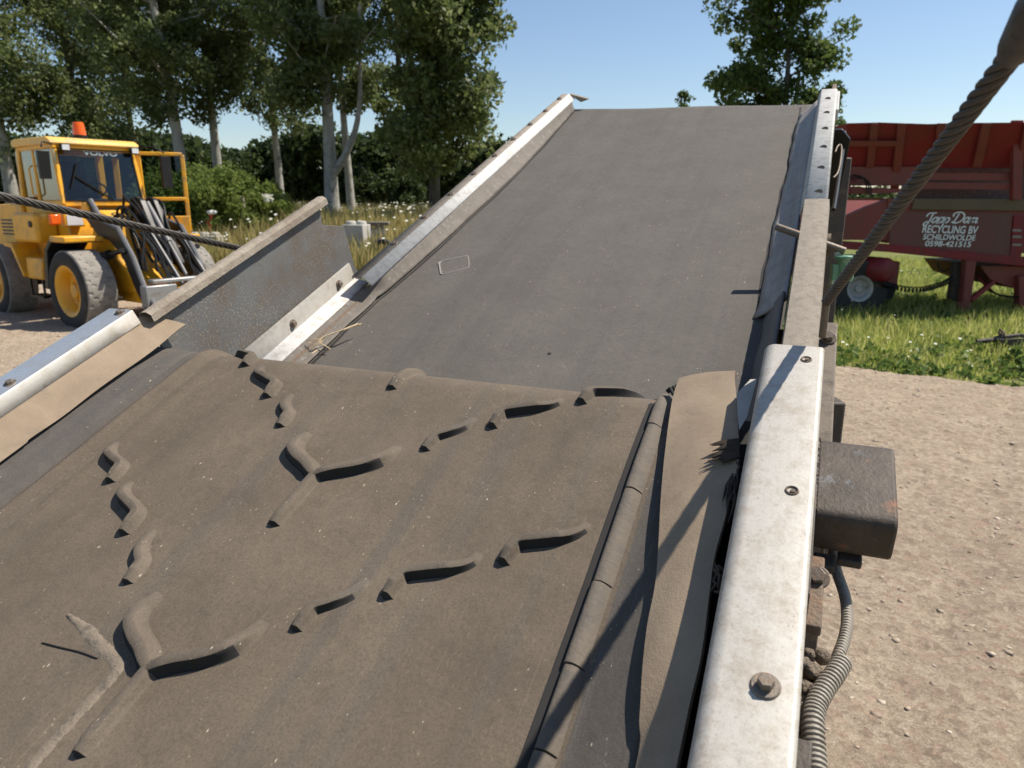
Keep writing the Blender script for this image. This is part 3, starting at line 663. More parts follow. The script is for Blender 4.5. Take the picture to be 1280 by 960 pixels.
edgeline(-1.0005, .62, 1.345, 1, .0025, 2).build('seal_gap_shadow', M['groove_shade_dark'], flat, 0)
# lower folded rail carrying the grey panel
rl = sweep(fb, [(-1.0985,-.7085),(-1.0955,-.7105),(-1.0925,-.750),(-1.089,-.7535),(-1.054,-.7585),(-1.051,-.763)], .80, 1.385, 2)
rl.mi = [1 if i % 5 in (0,1) else 0 for i in range(len(rl.f))]
lr2 = rl.build('panel_rail', [M['galvanised'], M['galv_shaded']], flat, 20); s_ = lr2.modifiers.new('thickness','SOLIDIFY'); s_.thickness = .004; s_.offset = 0
for x, y in ((362,402),(425,353)):
    u, v, n = uvn(x, y, .728); P = fb.p(u, -1.0915, -.733); bolt_mb(P, Vector((.98,0,.1)), .007, fb, 1.5, .006).build('bolt', M['bolt_steel'], lr2, 30)
# grey side panel with dusty lip
def vpt(x, y, v):
    r = ray(x, y); P = r*(v/r.dot(V)); return (P.dot(D), P.dot(N))
pv = -1.100
po = [(.795,-.545),(.795,-.80)] + [vpt(290,452,pv)] + [vpt(455,352,pv)] + [vpt(443,332,pv), vpt(430,283,pv), vpt(403,281,pv), vpt(400,258,pv)]
mb = MB(); mb.prism(po, lambda a, b, c: fb.p(a, c, b), pv-.005, pv)
pan = mb.build('side_panel', M['grey_panel'], flat, 30, bevel=.001); tag(pan, 'grey sheet steel panel with a stepped end')
mb = MB(); rows = []; rr = random.Random(2)
(ua, na), (ub, nb_) = vpt(180,386,pv), vpt(400,246,pv)
for i in range(90):
    t = i/89; u = .79+(ub-.79)*t; n = -.518 + (nb_+.518)*t
    j = lambda a: rr.uniform(-a, a)*.45
    rows.append([fb.p(u, -1.112+j(.0015), n-.022), fb.p(u, -1.114+j(.0015), n-.004+j(.001)), fb.p(u, -1.104, n+.001+j(.002)), fb.p(u, -1.092, n+.001+j(.002)), fb.p(u, -1.083+j(.0012), n-.004+j(.001)), fb.p(u, -1.082+j(.0012), n-.017), fb.p(u,-1.088,n-.020)])
mb.grid(rows); mb.f.append(tuple(len(mb.v)-7+i for i in range(7))); mb.mi.append(0); mb.build('panel_lip', M['crusty_lip'], pan, 30)
mb = MB(); 
for x, y in ((260,413),(395,360)):
    u, n = vpt(x, y, pv+.001); mb.lathe([(.0001,.0005),(.003,.0005),(.0035,-.001)], V, fb.p(u, pv+.001, n), 10) if False else None
# right rail (upper) with slots
prof = [(-.047,-.712),(-.0455,-.702),(-.0415,-.691)] + arc(-.034,-.6855,.006,130,90,3) + arc(.006,-.6855,.006,90,10,4) + [(.013,-.72)]
rr_ = sweep(fb, prof, 1.73, 2.73, 2); rr_.f.append(tuple(range(len(rr_.v)-len(prof), len(rr_.v)))); rr_.mi.append(0)
rrail = rr_.build('side_rail', M['galvanised'], flat, 30); s_ = rrail.modifiers.new('thickness','SOLIDIFY'); s_.thickness = .004; s_.offset = -1; tag(rrail, 'bright slotted rail on the right')
for x, y in ((1034.5,123.5),(1033,141),(1031,161),(1029,184),(1026,210),(1023,240)):
    P = fb.px(x, y, .679); hole(P, N, .0085, fb, rrail)
mb = MB(); ebox(mb, fb, 2.50, 2.72, .006, .020, -.684, -.72); mb.build('rail_end', M['galvanised'], flat, bevel=.003)
mb = MB(); rows = []; rr = random.Random(4)
for i in range(70):
    u = .80+.94*i/69; j = lambda: rr.uniform(-.0005,.0005); rows.append([fb.p(u,-.042,-.71), fb.p(u,-.038,-.678+j()), fb.p(u,-.020,-.676+j()), fb.p(u,.0,-.676+j()), fb.p(u,.015,-.678+j()), fb.p(u,.0175,-.70)])
mb.grid(rows); mb.f.append(tuple(len(mb.v)-6+i for i in range(6))); mb.mi.append(0); tag(mb.build('side_rail', M['dusty_plate'], flat, 30), 'dust-caked rail section on the right')
skirt(fb, (-.046,-.728), (-.1025,-.776), 1.345, 2.78, M['pale_skirt_rubber'], 'rubber_skirt', flat, 90, .0022, 1, curl=-.004)
skirt(fb, (-.052,-.72), (-.088,-.778), .62, 1.36, M['grey_rubber'], 'rubber_skirt', flat, 50, .003, 3)
edgeline(-.1045, 1.36, 2.90, -1, .0022, 1).build('seal_gap_shadow', M['groove_shade_dark'], flat, 0)  # dark strip painting the shadow line on the belt along the right skirt
# side frames, legs
mb = MB(); ebox(mb, fb, .72, 2.9, -.006, .008, -.705, -.84); mb.build('side_frame', M['rusty_steel'], flat, bevel=.003)
mb = MB(); ebox(mb, fb, .72, 2.9, -1.05, -1.03, -.766, -.90); mb.build('side_frame', M['rusty_steel'], flat, bevel=.003)
mb = MB(); ebox(mb, fb, .72, 1.24, .009, .046, -.715, -.73); ebox(mb, fb, .72, 1.24, .044, .047, -.7155, -.80); mb.build('frame_flange', M['grime_brown'], flat, bevel=.0015)
mb = MB()
for u in (.9, 1.4, 1.9, 2.4): mb.cyl(fb.p(u, -1.11, -.865), fb.p(u, .03, -.865), .03, 14)
mb.build('support_roller', M['dark_steel'], flat)
for u in (1.15, 2.45):
    for v in (-1.113, .028):
        P = worldpt(u, v, -.82); mb = MB(); mb.bar(fb.w(P), fb.w((P.x, P.y, 0)), .07, .07, fb.I.to_3x3() @ Vector((0,1,0))); mb.build('leg', M['dark_steel'], flat, bevel=.004)
bolt_mb(fb.px(1036,423,.71), N, .0095, fb, 1.4, .010).build('bolt', M['bolt_steel'], flat, 30)
# head end bearing bracket, hooks and wires
mb = MB(); mb.prism([(.010,-.705),(.035,-.705),(.060,-.735),(.054,-.82),(.040,-.95),(.010,-.95)], lambda a, b, c: fb.p(c, a, b), 2.36, 2.375); mb.build('end_plate', M['black_paint'], flat, bevel=.002)
mb = MB(); P = [fb.px(x, y, .74) for x, y in ((1044,190),(1047,183),(1051,181),(1052,188),(1050,205),(1047,216),(1042,222))]; mb.tube(catmull(P, 6), .0024, 8); mb.build('hook', M['bolt_steel'], flat, 50)
mb = MB(); P = [fb.px(x, y, .76) for x, y in ((1056,165),(1054,185),(1051,205),(1048,225),(1045,245),(1042,262))]; mb.tube(catmull(P, 6), .005, 8); mb.build('cable', M['black_paint'], flat, 50)
# rod and green pot
rod0 = fb.px(969.5,283,.668); rod1 = fb.px(1056,314,.715)
mb = MB(); mb.tube([rod0, rod0*.985+rod1*.015, rod1], [.0068,.0078,.0078], 14); mb.build('lever_rod', M['bolt_steel'], flat, 40)
mb = MB(); c0 = fb.px(1058,320,.722); zz = fb.I.to_3x3() @ UP
mb.lathe([(.0001,.001),(.012,.001),(.013,.0),(.0245,0),(.0255,-.003),(.0245,-.006),(.0195,-.006),(.019,-.010),(.0185,-.045),(.016,-.052),(.0001,-.052)], zz, c0, 28)
mb.build('grease_pot', M['green_paint'], flat, 35)
mb = MB(); c1 = fb.px(1046,330,.735); mb.bar(c1, c1 - zz*.05, .02, .016, fb.I.to_3x3() @ Vector((0,1,0))); mb.build('pot_bracket', M['green_paint'], flat, bevel=.001)
mb = MB(); mb.tube([fb.px(1046,312,.72), fb.px(1047,318,.72)], .006, 10); mb.build('grease_nipple', M['galvanised'], flat)

# ------------------------------------------------------------------ wire ropes
def rope(name, A, B, dia, label, ferr=None, lay=6.2, sag=0):
    A = Vector(A); B = Vector(B); t = (B-A); L = t.length; t.normalize(); x = t.orthogonal().normalized(); y = t.cross(x)
    root = thing(name, label, 'wire rope', A)
    mb = MB(); R = dia/2; n = int(L/(dia*lay)*16)
    for s in range(6):
        pts = []
        for i in range(n+1):
            d = L*i/n; a = 2*PI*(d/(dia*lay)) + s*PI/3
            pts.append(t*d + (x*math.cos(a)+y*math.sin(a))*(R*.66) + Vector((0,0,-sag*4*(i/n)*(1-i/n))))
        mb.tube(pts, R*.36, 8)
    mb.tube([Vector((0,0,-sag*4*f*(1-f))) + t*L*f for f in np.linspace(0,1,12)], R*.5, 8)
    mb.build('strand', M['rope_steel'], root, 60)
    if ferr:
        mb = MB(); a = ferr; mb.lathe([(R*1.0,a),(R*1.5,a+.012),(R*2.1,a+.045),(R*2.25,a+.09),(R*2.1,a+.13),(R*1.6,a+.16),(.0001,a+.162)], t, (0,0,0), 20); mb.build('socket', M['rope_steel'], root, 40)
    return root
A = ray(1033,377)*1.06 + CAM; B = ray(1262,72)*.44 + CAM
L0 = (B-A).length; Bx = A + (B-A)*1.03
r1 = rope('wire_rope', A, Bx, .0145, 'thick twisted steel rope rising to the upper right from the conveyor rail', L0*1.0)
mb = MB(); mb.cyl(A - N*.06, A + N*.002, .0055, 12)
mb.v = [tuple(Vector(p) - A) for p in mb.v]; mb.build('anchor_pin', M['bolt_steel'], r1)
A2 = ray(318,314.5)*1.68 + CAM; B2 = ray(-60,232)*1.10 + CAM
rope('wire_rope', A2, B2, .0145, 'twisted steel rope crossing in front of the yellow loader to the grey panel')

# straw twig on the flat belt
tw = thing('straw_twig', 'pale straw twig lying on the flat belt beside its left skirt', 'twig', worldpt(1.12, -.98, -.775))
o_ = worldpt(1.12, -.98, -.775); mb = MB()
for px, r in (([(452,405,.755),(430,412,.752),(405,421,.752),(398,428,.757),(388,436,.765)], .0016), ([(400,424,.753),(392,424,.75),(384,427,.757),(396,431,.76),(404,425,.757)], .0009), ([(408,420,.752),(400,428,.76),(412,436,.77),(405,440,.776)], .0012), ([(398,436,.772),(386,446,.775)], .0022), ([(430,412,.75),(448,405,.752)],.0024)):
    mb.tube([Vector(q) - o_ for q in catmull([worldpt(*uvn(*p)) for p in px], 6)], r, 6)
mb.build('stem', M['straw'], tw, 50)

# ------------------------------------------------------------------ LOADER  (x forward, y left, z up)
ROT = -R_(35)
ld = thing('wheel_loader', 'yellow wheel loader with orange beacon, open door and black lift arms parked on the gravel', 'loader', (-7.31, 12.82, 0), ROT)
Y_ = M['yellow_paint']; K_ = M['black_paint']
def XA(poly): return [(1.0+(x-1.0)*.90, z) for x, z in poly]
def XZ(mb, poly, y0, y1): mb.prism(poly, lambda a, b, c: (a, c, b), y0, y1)
mb = MB(); XZ(mb, rpoly([(-2.9,.95),(-.85,.95),(-.85,1.95),(-2.6,1.9),(-2.95,1.6)], .12), -.72, .72); mb.build('engine_hood', Y_, ld, 40, bevel=.03)
mb = MB()
XZ(mb, [(-1.0,.7),(.45,.7),(.62,1.2),(.62,1.62),(.50,1.93),(-1.0,1.93)], -.66, .66); mb.build('rear_frame', Y_, ld, 30, bevel=.03)
mb = MB(); XZ(mb, rpoly([(-.62,1.32),(.28,1.32),(.28,1.80),(-.60,1.80)], .1), -1.0, -.662); mb.build('side_tank', Y_, ld, 40, bevel=.05)
mb = MB(); XZ(mb, [(-.35,.72),(.22,.72),(.30,1.08),(-.30,1.08)], -1.0, -.662); mb.build('step_box', Y_, ld, 30, bevel=.03)
mb = MB(); XZ(mb, [(-.95,1.3),(-.62,1.3),(-.33,.78),(-.36,.74),(-.68,1.22),(-.95,1.24)], -1.05, -.5); mb.build('fender', Y_, ld, 30, bevel=.01)
# front frame and fenders
mb = MB(); XZ(mb, [(.55,.55),(1.9,.45),(2.05,.75),(1.55,1.1),(1.45,1.75),(1.05,1.85),(.75,1.3)], -.42, .42); mb.build('front_frame', Y_, ld, 30, bevel=.04)
mb = MB(); XZ(mb, [(.55,.62),(.68,.62),(.82,1.22),(1.0,1.36),(1.45,1.36),(1.45,1.42),(.96,1.42),(.74,1.26)], -1.12, -.55); mb.build('fender', K_, ld, 30, bevel=.01)
mb = MB(); mb.box((1.0,-1.14,1.37), (1.48,-.55,1.46)); mb.build('fender_top', Y_, ld, bevel=.02)
mb = MB(); XZ(mb, [(.55,.62),(.68,.62),(.82,1.22),(1.0,1.36),(1.45,1.36),(1.45,1.42),(.96,1.42),(.74,1.26)], .55, 1.12); mb.build('fender', Y_, ld, 30, bevel=.01)
mb = MB(); mb.box((1.55,-.42,.42),(2.15,.42,.62)); mb.build('front_crossmember', Y_, ld, bevel=.03)
# wheels
def tyre_mb(R=.625, W=.5, k=160, tread=True):
    mb = MB(); prof = [(.36*R/.625,-W*.40),(.40*R/.625,-W*.47),(.50*R/.625,-W*.50),(.58*R/.625,-W*.485),(R*.965,-W*.45)]
    cols = [-.42,-.30,-.295,-.16,-.155,-.02,.02,.155,.16,.295,.30,.42]
    rings = [(r,a,None) for r,a in prof] + [(R, W*c, i) for i, c in enumerate(cols)] + [(r,-a,None) for r,a in prof[::-1]]
    vs = []
    for r, a, i in rings:
        for j in range(k):
            t = 2*PI*j/k; rr = r
            if i is not None:
                ph = (j + (i//2)*3) % 8
                if tread and ph == 0: rr -= .016
                pass
            vs.append((rr*math.cos(t), a, rr*math.sin(t)))
    n = len(rings); 
    for i in range(n-1):
        mb.cur = 1 if (4 <= i < n-5) else 0
        for j in range(k): mb.f.append((i*k+j, i*k+(j+1)%k, (i+1)*k+(j+1)%k, (i+1)*k+j)); mb.mi.append(mb.cur)
    mb.v = vs; return mb
def wheel(par, loc, R, W, sd, rimm, steer=0, rs=1):
    hub = MB(); ax = (0, sd, 0)
    hub.lathe([(.0001,W*.30),(.10*R/.625,W*.30),(.115*R/.625,W*.27),(.12*R/.625,W*.12),(.23*R/.625,W*.10)], ax, (0,0,0), 24)
    for i in range(10):
        t = 2*PI*i/10; hub.cyl((.17*R/.625*math.cos(t), sd*W*.11, .17*R/.625*math.sin(t)), (.17*R/.625*math.cos(t), sd*W*.17, .17*R/.625*math.sin(t)), .016*R/.625, 6)
    hub.v = [(x*rs, y, z*rs) for x, y, z in hub.v]
    h = hub.build('wheel', rimm, par, 35); h.location = loc; h.rotation_euler = (0,0,steer)
    tm = tyre_mb(R, W); tm.v = [((x*q, y, z*q)) for (x, y, z) in tm.v for q in [1 if math.hypot(x,z) > R*.7 else 1-(1-rs)*min(1,(R*.7-math.hypot(x,z))/(R*.1)) if rs < 1 else 1]]
    tm.build('tyre', [M['tyre_rubber'], M['tread_rubber'] if R > .55 else M['tyre_rubber']], h, 40)
    rm = MB(); rs_ = rs; rm.lathe([(.23*R/.625,W*.10),(.27*R/.625,W*.14),(.31*R/.625,W*.36),(.355*R/.625,W*.46),(.40*R/.625,W*.475),(.41*R/.625,W*.44),(.37*R/.625,W*.38)], ax, (0,0,0), 36); rm.v = [(x*rs, y, z*rs) for x, y, z in rm.v]; rm.build('rim', rimm, h, 40)
for x, y in ((1.3,-.88),(1.3,.88),(-1.45,-.88),(-1.45,.88)): wheel(ld, (x,y,.625), .625, .5, -1 if y < 0 else 1, Y_)
for x in (1.3, -1.45): mb = MB(); mb.cyl((x,-.7,.62),(x,.7,.62),.13,16); mb.build('axle', K_, ld)
# seams, vents, steps and stickers on the loader's side
mb = MB()
for z in (1.40,1.46,1.52,1.58,1.64): mb.box((-1.75,-.726,z),(-1.25,-.722,z+.03))
mb.build('vent', K_, ld)
mb = MB(); mb.box((-.84,-.664,1.0),(-.83,-.6605,1.93)); mb.box((-.84,-.664,1.90),(.5,-.6605,1.912)); mb.build('panel_seam', K_, ld)
mb = MB(); mb.box((-.30,-1.02,.42),(.20,-.80,.46)); mb.bar((-.28,-.98,.44),(-.28,-.98,.74),.03,.03); mb.bar((.18,-.98,.44),(.18,-.98,.74),.03,.03); mb.build('step', K_, ld)
mb = MB(); mb.lathe([(.0001,.02),(.05,.02),(.055,0)], (0,-1,0), (.10,-1.0,1.62), 16); mb.build('filler_cap', K_, ld, 40)
mb = MB(); mb.box((.635,-.30,1.60),(.64,.34,1.86)); mb.build('front_grille', K_, ld)
# cab
cx0, cx1, cy = -.80, .50, .66
mb = MB()
def post(p, q, w=.07): mb.bar(p, q, w, w, (1,0,0))
for s in (-1, 1):
    post((.58,s*cy,1.93), (cx1-.06,s*cy*.96,2.84), .07); post((-.20,s*cy,1.93), (-.24,s*cy*.97,2.84), .07) if s < 0 else None
    post((cx0,s*cy,1.93), (cx0+.05,s*cy*.96,2.84), .11); mb.bar((cx0,s*cy*.98,2.82),(cx1,s*cy*.98,2.84),.07,.07); mb.bar((cx0,s*cy,1.95),(.6,s*cy,1.95),.07,.09)
mb.bar((.57,-cy,1.95),(.57,cy,1.95),.08,.10); mb.bar((cx1-.06,-cy,2.82),(cx1-.06,cy,2.82),.07,.07); mb.bar((cx0,-cy,1.97),(cx0,cy,1.97),.08,.12); mb.bar((cx0+.04,-cy,2.8),(cx0+.04,cy,2.8),.07,.08)
cab = mb.build('cab', Y_, ld, 30, bevel=.012)
mb = MB(); XZ(mb, rpoly([(cx0-.06,2.86),(cx1+.01,2.86),(cx1+.03,2.92),(cx1-.10,2.98),(cx0+.02,2.98),(cx0-.08,2.94)], .02, 2), -.72, .72); mb.build('roof', M['yellow_roof'], cab, 40, bevel=.02)
G_ = M['cab_glass']
mb = MB(); mb.hexa([(.592,-.62,1.99),(.592,.62,1.99),(.598,.62,1.99),(.598,-.62,1.99),(.452,-.595,2.80),(.452,.595,2.80),(.458,.595,2.80),(.458,-.595,2.80)]); ws = mb.build('windscreen', G_, cab, 0)
mb = MB(); mb.box((-.17,-.668,2.0),(.54,-.662,2.79)); mb.build('side_window', G_, cab, 0)
mb = MB(); mb.box((-.89,-.668,2.05),(-.27,-.662,2.79)); mb.build('side_window', G_, cab, 0)
mb = MB(); mb.box((cx0+.02,-.6,2.05),(cx0+.026,.6,2.78)); mb.build('rear_window', G_, cab, 0)
# black seals round the windscreen
mb = MB()
for a, b in (((.60,-.625,1.99),(.462,-.60,2.80)), ((.60,.625,1.99),(.462,.60,2.80)), ((.602,-.64,1.99),(.602,.64,1.99)), ((.462,-.62,2.80),(.462,.62,2.80))): mb.bar(a, b, .035, .022)
mb.build('window_seal', K_, ws, 30)
def text_mesh(body, size, width=None, shear=0, bold=0, space=1.0):
    cu = bpy.data.curves.new('lettering', 'FONT'); cu.body = body; cu.size = size; cu.shear = shear; cu.offset = bold; cu.space_character = space; cu.extrude = .0
    ob = bpy.data.objects.new('lettering', cu); C.objects.link(ob); dg = bpy.context.evaluated_depsgraph_get(); dg.update()
    me = bpy.data.meshes.new_from_object(ob.evaluated_get(dg)); bpy.data.objects.remove(ob)
    vs = np.array([v.co[:] for v in me.vertices]); fs = [tuple(p.vertices) for p in me.polygons]; bpy.data.meshes.remove(me)
    lo = vs.min(0); vs = vs - lo
    if width: vs[:,0] *= width/vs[:,0].max()
    return vs, fs
def put_text(body, height, width, org, ex, ez, m, par, **k):
    vs, fs = text_mesh(body, 1, None, **k); vs[:,0] *= width/vs[:,0].max(); vs[:,1] *= height/vs[:,1].max()
    mb = MB(); ex = Vector(ex); ez = Vector(ez); org = Vector(org); nn = ex.cross(ez)
    mb.add([org + ex*float(a) + ez*float(b) for a, b, c in vs], fs); o = mb.build('lettering', m, par, 0)
    s = o.modifiers.new('thickness','SOLIDIFY'); s.thickness = .002; return o
ez = Vector((-.14,0,.81)).normalized(); p0 = Vector((.462,-.05,2.735))
put_text('VOLVO', .085, .56, (.470,-.20,2.715), (0,1,0), ez, M['white_letter'], ws, bold=.03)
# open left door
dr = MB(); dx = Vector((math.cos(R_(62)), math.sin(R_(62)), 0)); dh = Vector((.44,.735,0))
def dp(a, z): return dh + dx*a + Vector((0,0,z))
L_ = .70
for a, b in (((0,1.45),(0,2.80)),((L_,1.45),(L_,2.78)),((0,2.79),(L_,2.79)),((0,2.02),(L_,2.02)) ): dr.bar(dp(*a), dp(*b), .06, .07, dx)
door = dr.build('door', Y_, ld, 30, bevel=.012)
mb = MB(); mb.hexa([dp(0,1.40),dp(L_,1.40),dp(L_,1.40)+Vector((.04,0,0)),dp(0,1.40)+Vector((.04,0,0)),dp(0,1.72),dp(L_,1.72),dp(L_,1.72)+Vector((.04,0,0)),dp(0,1.72)+Vector((.04,0,0))]); mb.build('door_panel', Y_, door, bevel=.01)
mb = MB(); mb.hexa([dp(.03,1.72),dp(L_-.03,1.72),dp(L_-.03,1.72)+Vector((.006,0,0)),dp(.03,1.72)+Vector((.006,0,0)),dp(.03,2.76),dp(L_-.03,2.76),dp(L_-.03,2.76)+Vector((.006,0,0)),dp(.03,2.76)+Vector((.006,0,0))]); mb.build('door_glass', G_, door, 0)
# cab interior
mb = MB(); mb.box((-.55,-.26,1.95),(-.10,.26,2.10)); mb.hexa([(-.58,-.25,2.05),(-.58,.25,2.05),(-.44,.25,2.05),(-.44,-.25,2.05),(-.68,-.22,2.66),(-.68,.22,2.66),(-.58,.22,2.66),(-.58,-.22,2.66)]); mb.build('seat', M['seat_cloth'], cab, 40, bevel=.04)
mb = MB(); c = Vector((.16,.05,2.16)); pts = [c + Vector((.10*math.sin(a)*.6, .20*math.cos(a), .18*math.sin(a)*.65)) for a in np.linspace(0,2*PI,25)]; mb.tube(pts, .016, 8); mb.cyl(c, (.36,.05,1.95), .03, 10); mb.build('steering_wheel', K_, cab, 40)
mb = MB(); mb.box((.25,-.5,1.93),(.52,.55,2.02)); mb.build('dashboard', K_, cab, bevel=.03)
mb = MB(); mb.bar((-.02,.55,1.95),(-.10,.60,2.72),.10,.05); mb.build('inner_post', Y_, cab, bevel=.01)
# beacon, lamps, mirrors, wiper
mb = MB(); mb.lathe([(.0001,.30),(.07,.295),(.085,.26),(.10,.09),(.10,.08)], (0,0,1), (-.02,.02,2.975), 20); bc = mb.build('beacon', M['amber_lens'], ld, 40)
mb = MB(); mb.lathe([(.0001,.085),(.11,.085),(.115,.02),(.06,.0)], (0,0,1), (-.02,.02,2.975), 20); mb.build('beacon_base', K_, bc, 40)
for y in (-.52,.60):
    mb = MB(); mb.box((cx1+.02,y-.07,2.76),(cx1+.11,y+.07,2.87)); w = mb.build('work_lamp', K_, ld, bevel=.02)
    mb = MB(); mb.box((cx1+.111,y-.055,2.775),(cx1+.116,y+.055,2.855)); mb.build('lens', M['lamp_lens'], w)
for y in (-.62,.70):
    mb = MB(); mb.box((.62,y-.16,1.58),(.78,y+.16,1.80)); w = mb.build('headlight', Y_, ld, bevel=.02)
    mb = MB(); mb.box((.781,y-.12,1.61),(.79,y+.12,1.77)); mb.build('lens', M['lamp_lens'], w)
mb = MB(); mb.box((.70,-.98,1.62),(.78,-.82,1.78)); mb.build('indicator_lamp', M['amber_lens'], ld, bevel=.02)
mb = MB(); mb.tube([(.50,-.68,2.86),(.62,-.86,2.88),(.66,-.90,2.80)], .014, 8); mb.hexa([(.62,-.98,2.32),(.62,-.82,2.32),(.68,-.82,2.32),(.68,-.98,2.32),(.62,-.98,2.74),(.62,-.81,2.74),(.70,-.81,2.74),(.70,-.98,2.74)]); mb.build('mirror', K_, ld, 40, bevel=.025)
mb = MB(); mb.tube([(.50,.68,2.86),(.66,.86,2.90),(.78,1.02,2.80)], .014, 8); mb.hexa([(.76,.92,2.2),(.76,1.10,2.2),(.82,1.10,2.2),(.82,.92,2.2),(.76,.92,2.74),(.76,1.10,2.74),(.82,1.10,2.74),(.82,.92,2.74)]); mb.build('mirror', K_, ld, 40, bevel=.02)
mb = MB(); mb.bar((.62,.12,1.99),(.565,-.42,2.38),.02,.025); mb.bar((.59,-.52,2.18),(.53,-.36,2.56),.02,.02); mb.build('wiper', K_, ld)
mb = MB()
for z in (1.95,2.45): pass
mb.tube([(-.24,-.70,2.05),(-.22,-.76,2.1),(-.22,-.76,2.5),(-.24,-.70,2.55)], .014, 8); mb.build('grab_rail', Y_, ld, 40)
# lift arms
ARM = rpoly([(.95,1.98),(1.18,2.00),(1.50,1.68),(2.0,1.58),(2.38,1.15),(2.66,.64),(2.92,.42),(2.94,.26),(2.72,.28),(2.40,.66),(2.10,1.16),(1.75,1.38),(1.35,1.46),(1.0,1.72)], .05, 3)
for s in (-1, 1):
    mb = MB(); y0 = .52*s; XZ(mb, XA(ARM), y0-.04, y0+.04); a = mb.build('lift_arm', K_, ld, 30, bevel=.012)
    mb = MB(); 
    top = [(1.18,2.0),(1.50,1.68),(2.0,1.58),(2.38,1.15),(2.66,.64),(2.92,.42)]
    mb.tube([(p, y0, q) for p, q in XA(top)], .040, 8); mb.build('arm_edge', M['arm_grey'], a, 40)
    mb = MB()
    mb.cyl((.95,y0+.10*s,1.05),(1.75,y0+.10*s,1.18),.075,14); mb.cyl((1.75,y0+.10*s,1.18),(2.15,y0+.10*s,1.26),.04,12); mb.build('lift_cylinder', K_, ld)
    mb = MB(); mb.lathe([(.0001,.07),(.11,.07),(.12,.0),(.11,-.07),(.0001,-.07)], (0,1,0), (1.08,y0,1.85), 20); mb.build('arm_pivot', Y_ if s < 0 else K_, ld, 40)
# centre linkage and hoses
mb = MB(); XZ(mb, rpoly([(1.28,1.9),(1.45,2.06),(1.62,2.02),(1.85,1.6),(2.25,1.0),(2.16,.95),(1.78,1.38),(1.45,1.62)], .05, 3), .02, .12); XZ(mb, rpoly([(1.28,1.9),(1.45,2.06),(1.62,2.02),(1.85,1.6),(2.25,1.0),(2.16,.95),(1.78,1.38),(1.45,1.62)], .05, 3), .24, .32); mb.build('tilt_lever', K_, ld, 30, bevel=.012)
mb = MB(); mb.cyl((1.55,.18,1.95),(2.05,.18,1.35),.05,14); mb.cyl((2.05,.18,1.35),(2.45,.18,.85),.03,12); mb.build('tilt_cylinder', M['arm_grey'], ld)
rr = random.Random(12); mb = MB()
for i in range(14):
    y = rr.uniform(-.45,.55); x = rr.uniform(1.0,1.5); z = rr.uniform(1.6,2.0)
    P = [(x,y,z-.25),(x+.10,y+rr.uniform(-.05,.05),z+.12),(x+.3,y+rr.uniform(-.08,.08),z+.10),(x+.55,y+rr.uniform(-.1,.1),z-.25),(x+.75,y+rr.uniform(-.1,.1),z-.7)]
    mb.tube(catmull(P, 6), .02, 7)
for i in range(7):
    y = rr.uniform(-.4,.5); P = [(1.9,y,1.5),(2.15,y+.05,1.25),(2.3,y+rr.uniform(-.1,.1),.95),(2.55,y,.75)]; mb.tube(catmull(P, 6), .018, 7)
mb.build('hydraulic_hose', K_, ld, 50)
mb = MB(); mb.box((2.42,-.56,.30),(2.56,.62,.46)); mb.box((2.46,-.60,.42),(2.64,-.10,.74)); mb.box((2.46,.10,.42),(2.64,.64,.74)); mb.box((2.42,-.45,.76),(2.58,.62,.82)); mb.build('tool_carrier', M['grey_metal'], ld, bevel=.015)
for y in (-.02, .46):
    mb = MB(); mb.bar((1.9,y,1.5),(2.56,y+.05,.72),.04,.07); mb.bar((1.98,y,1.1),(2.44,y,.80),.04,.05); mb.build('carrier_link', M['arm_grey'], ld, bevel=.01)

# ------------------------------------------------------------------ RED SCREEN TRAILER
TY = 12.6
tr = thing('red_trailer', 'faded red screening trailer with tall hopper and white lettering parked on the grass', 'trailer', (8.2, TY+1.2, 0))
to = Vector((8.2, TY+1.2, 0))
def TP(x, y, Y=TY): return atY(x, y, Y) - to
def tquad(mb, px, Y, th):      # px outline on plane Y, thickness away from the camera; Y may be per point
    n = len(px); ys = Y if hasattr(Y, '__len__') else [Y]*n
    f = [TP(a, b, yy) for (a, b), yy in zip(px, ys)]; k = [p + Vector((0, th, 0)) for p in f]
    mb.add(f + k, [tuple(range(n)), tuple(range(n, 2*n))[::-1]] + [(i, (i+1) % n, n+(i+1) % n, n+i) for i in range(n)])
# hopper: sloping side leaning out towards the viewer at the top
Yt, Yb = TY-.35, TY+.15
def hopper_y(y): return Yt + (Yb-Yt)*(y-153)/(212-153)
mb = MB(); tquad(mb, [(1060,154),(1100,153),(1160,155),(1220,153.5),(1290,153),(1420,153),(1420,210),(1290,210),(1046,209)], [Yt]*6+[Yb]*3, .05); hw = mb.build('hopper_wall', M['red_paint'], tr, 20)
mb = MB()
mb.add([TP(1060,154,Yt)+Vector((.02,.0,0)), TP(1420,153,Yt), TP(1420,153,Yt)+Vector((0,3.0,0)), TP(1060,154,Yt)+Vector((.02,3.0,0)), TP(1046,209,Yb), TP(1420,210,Yb), TP(1420,210,Yb)+Vector((0,2.0,0)), TP(1046,209,Yb)+Vector((0,2.0,0))],
       [(3,7,4,0),(2,3,7,6),(1,2,6,5)]); mb.build('hopper_end', M['red_paint'], tr, 20)
for a, b, w in ((1094,1088,9),(1128,1119,10),(1178,1172,11),(1234,1222,11),(1288,1278,12)):
    mb = MB(); y1 = 209 if a != 1128 else 236
    tquad(mb, [(a-w/2,154),(a+w/2,154),(b+w/2,y1),(b-w/2,y1)], [Yt-.055,Yt-.055,hopper_y(y1)-.075,hopper_y(y1)-.075], .05); mb.build('rib', M['faded_red'], tr, bevel=.008)
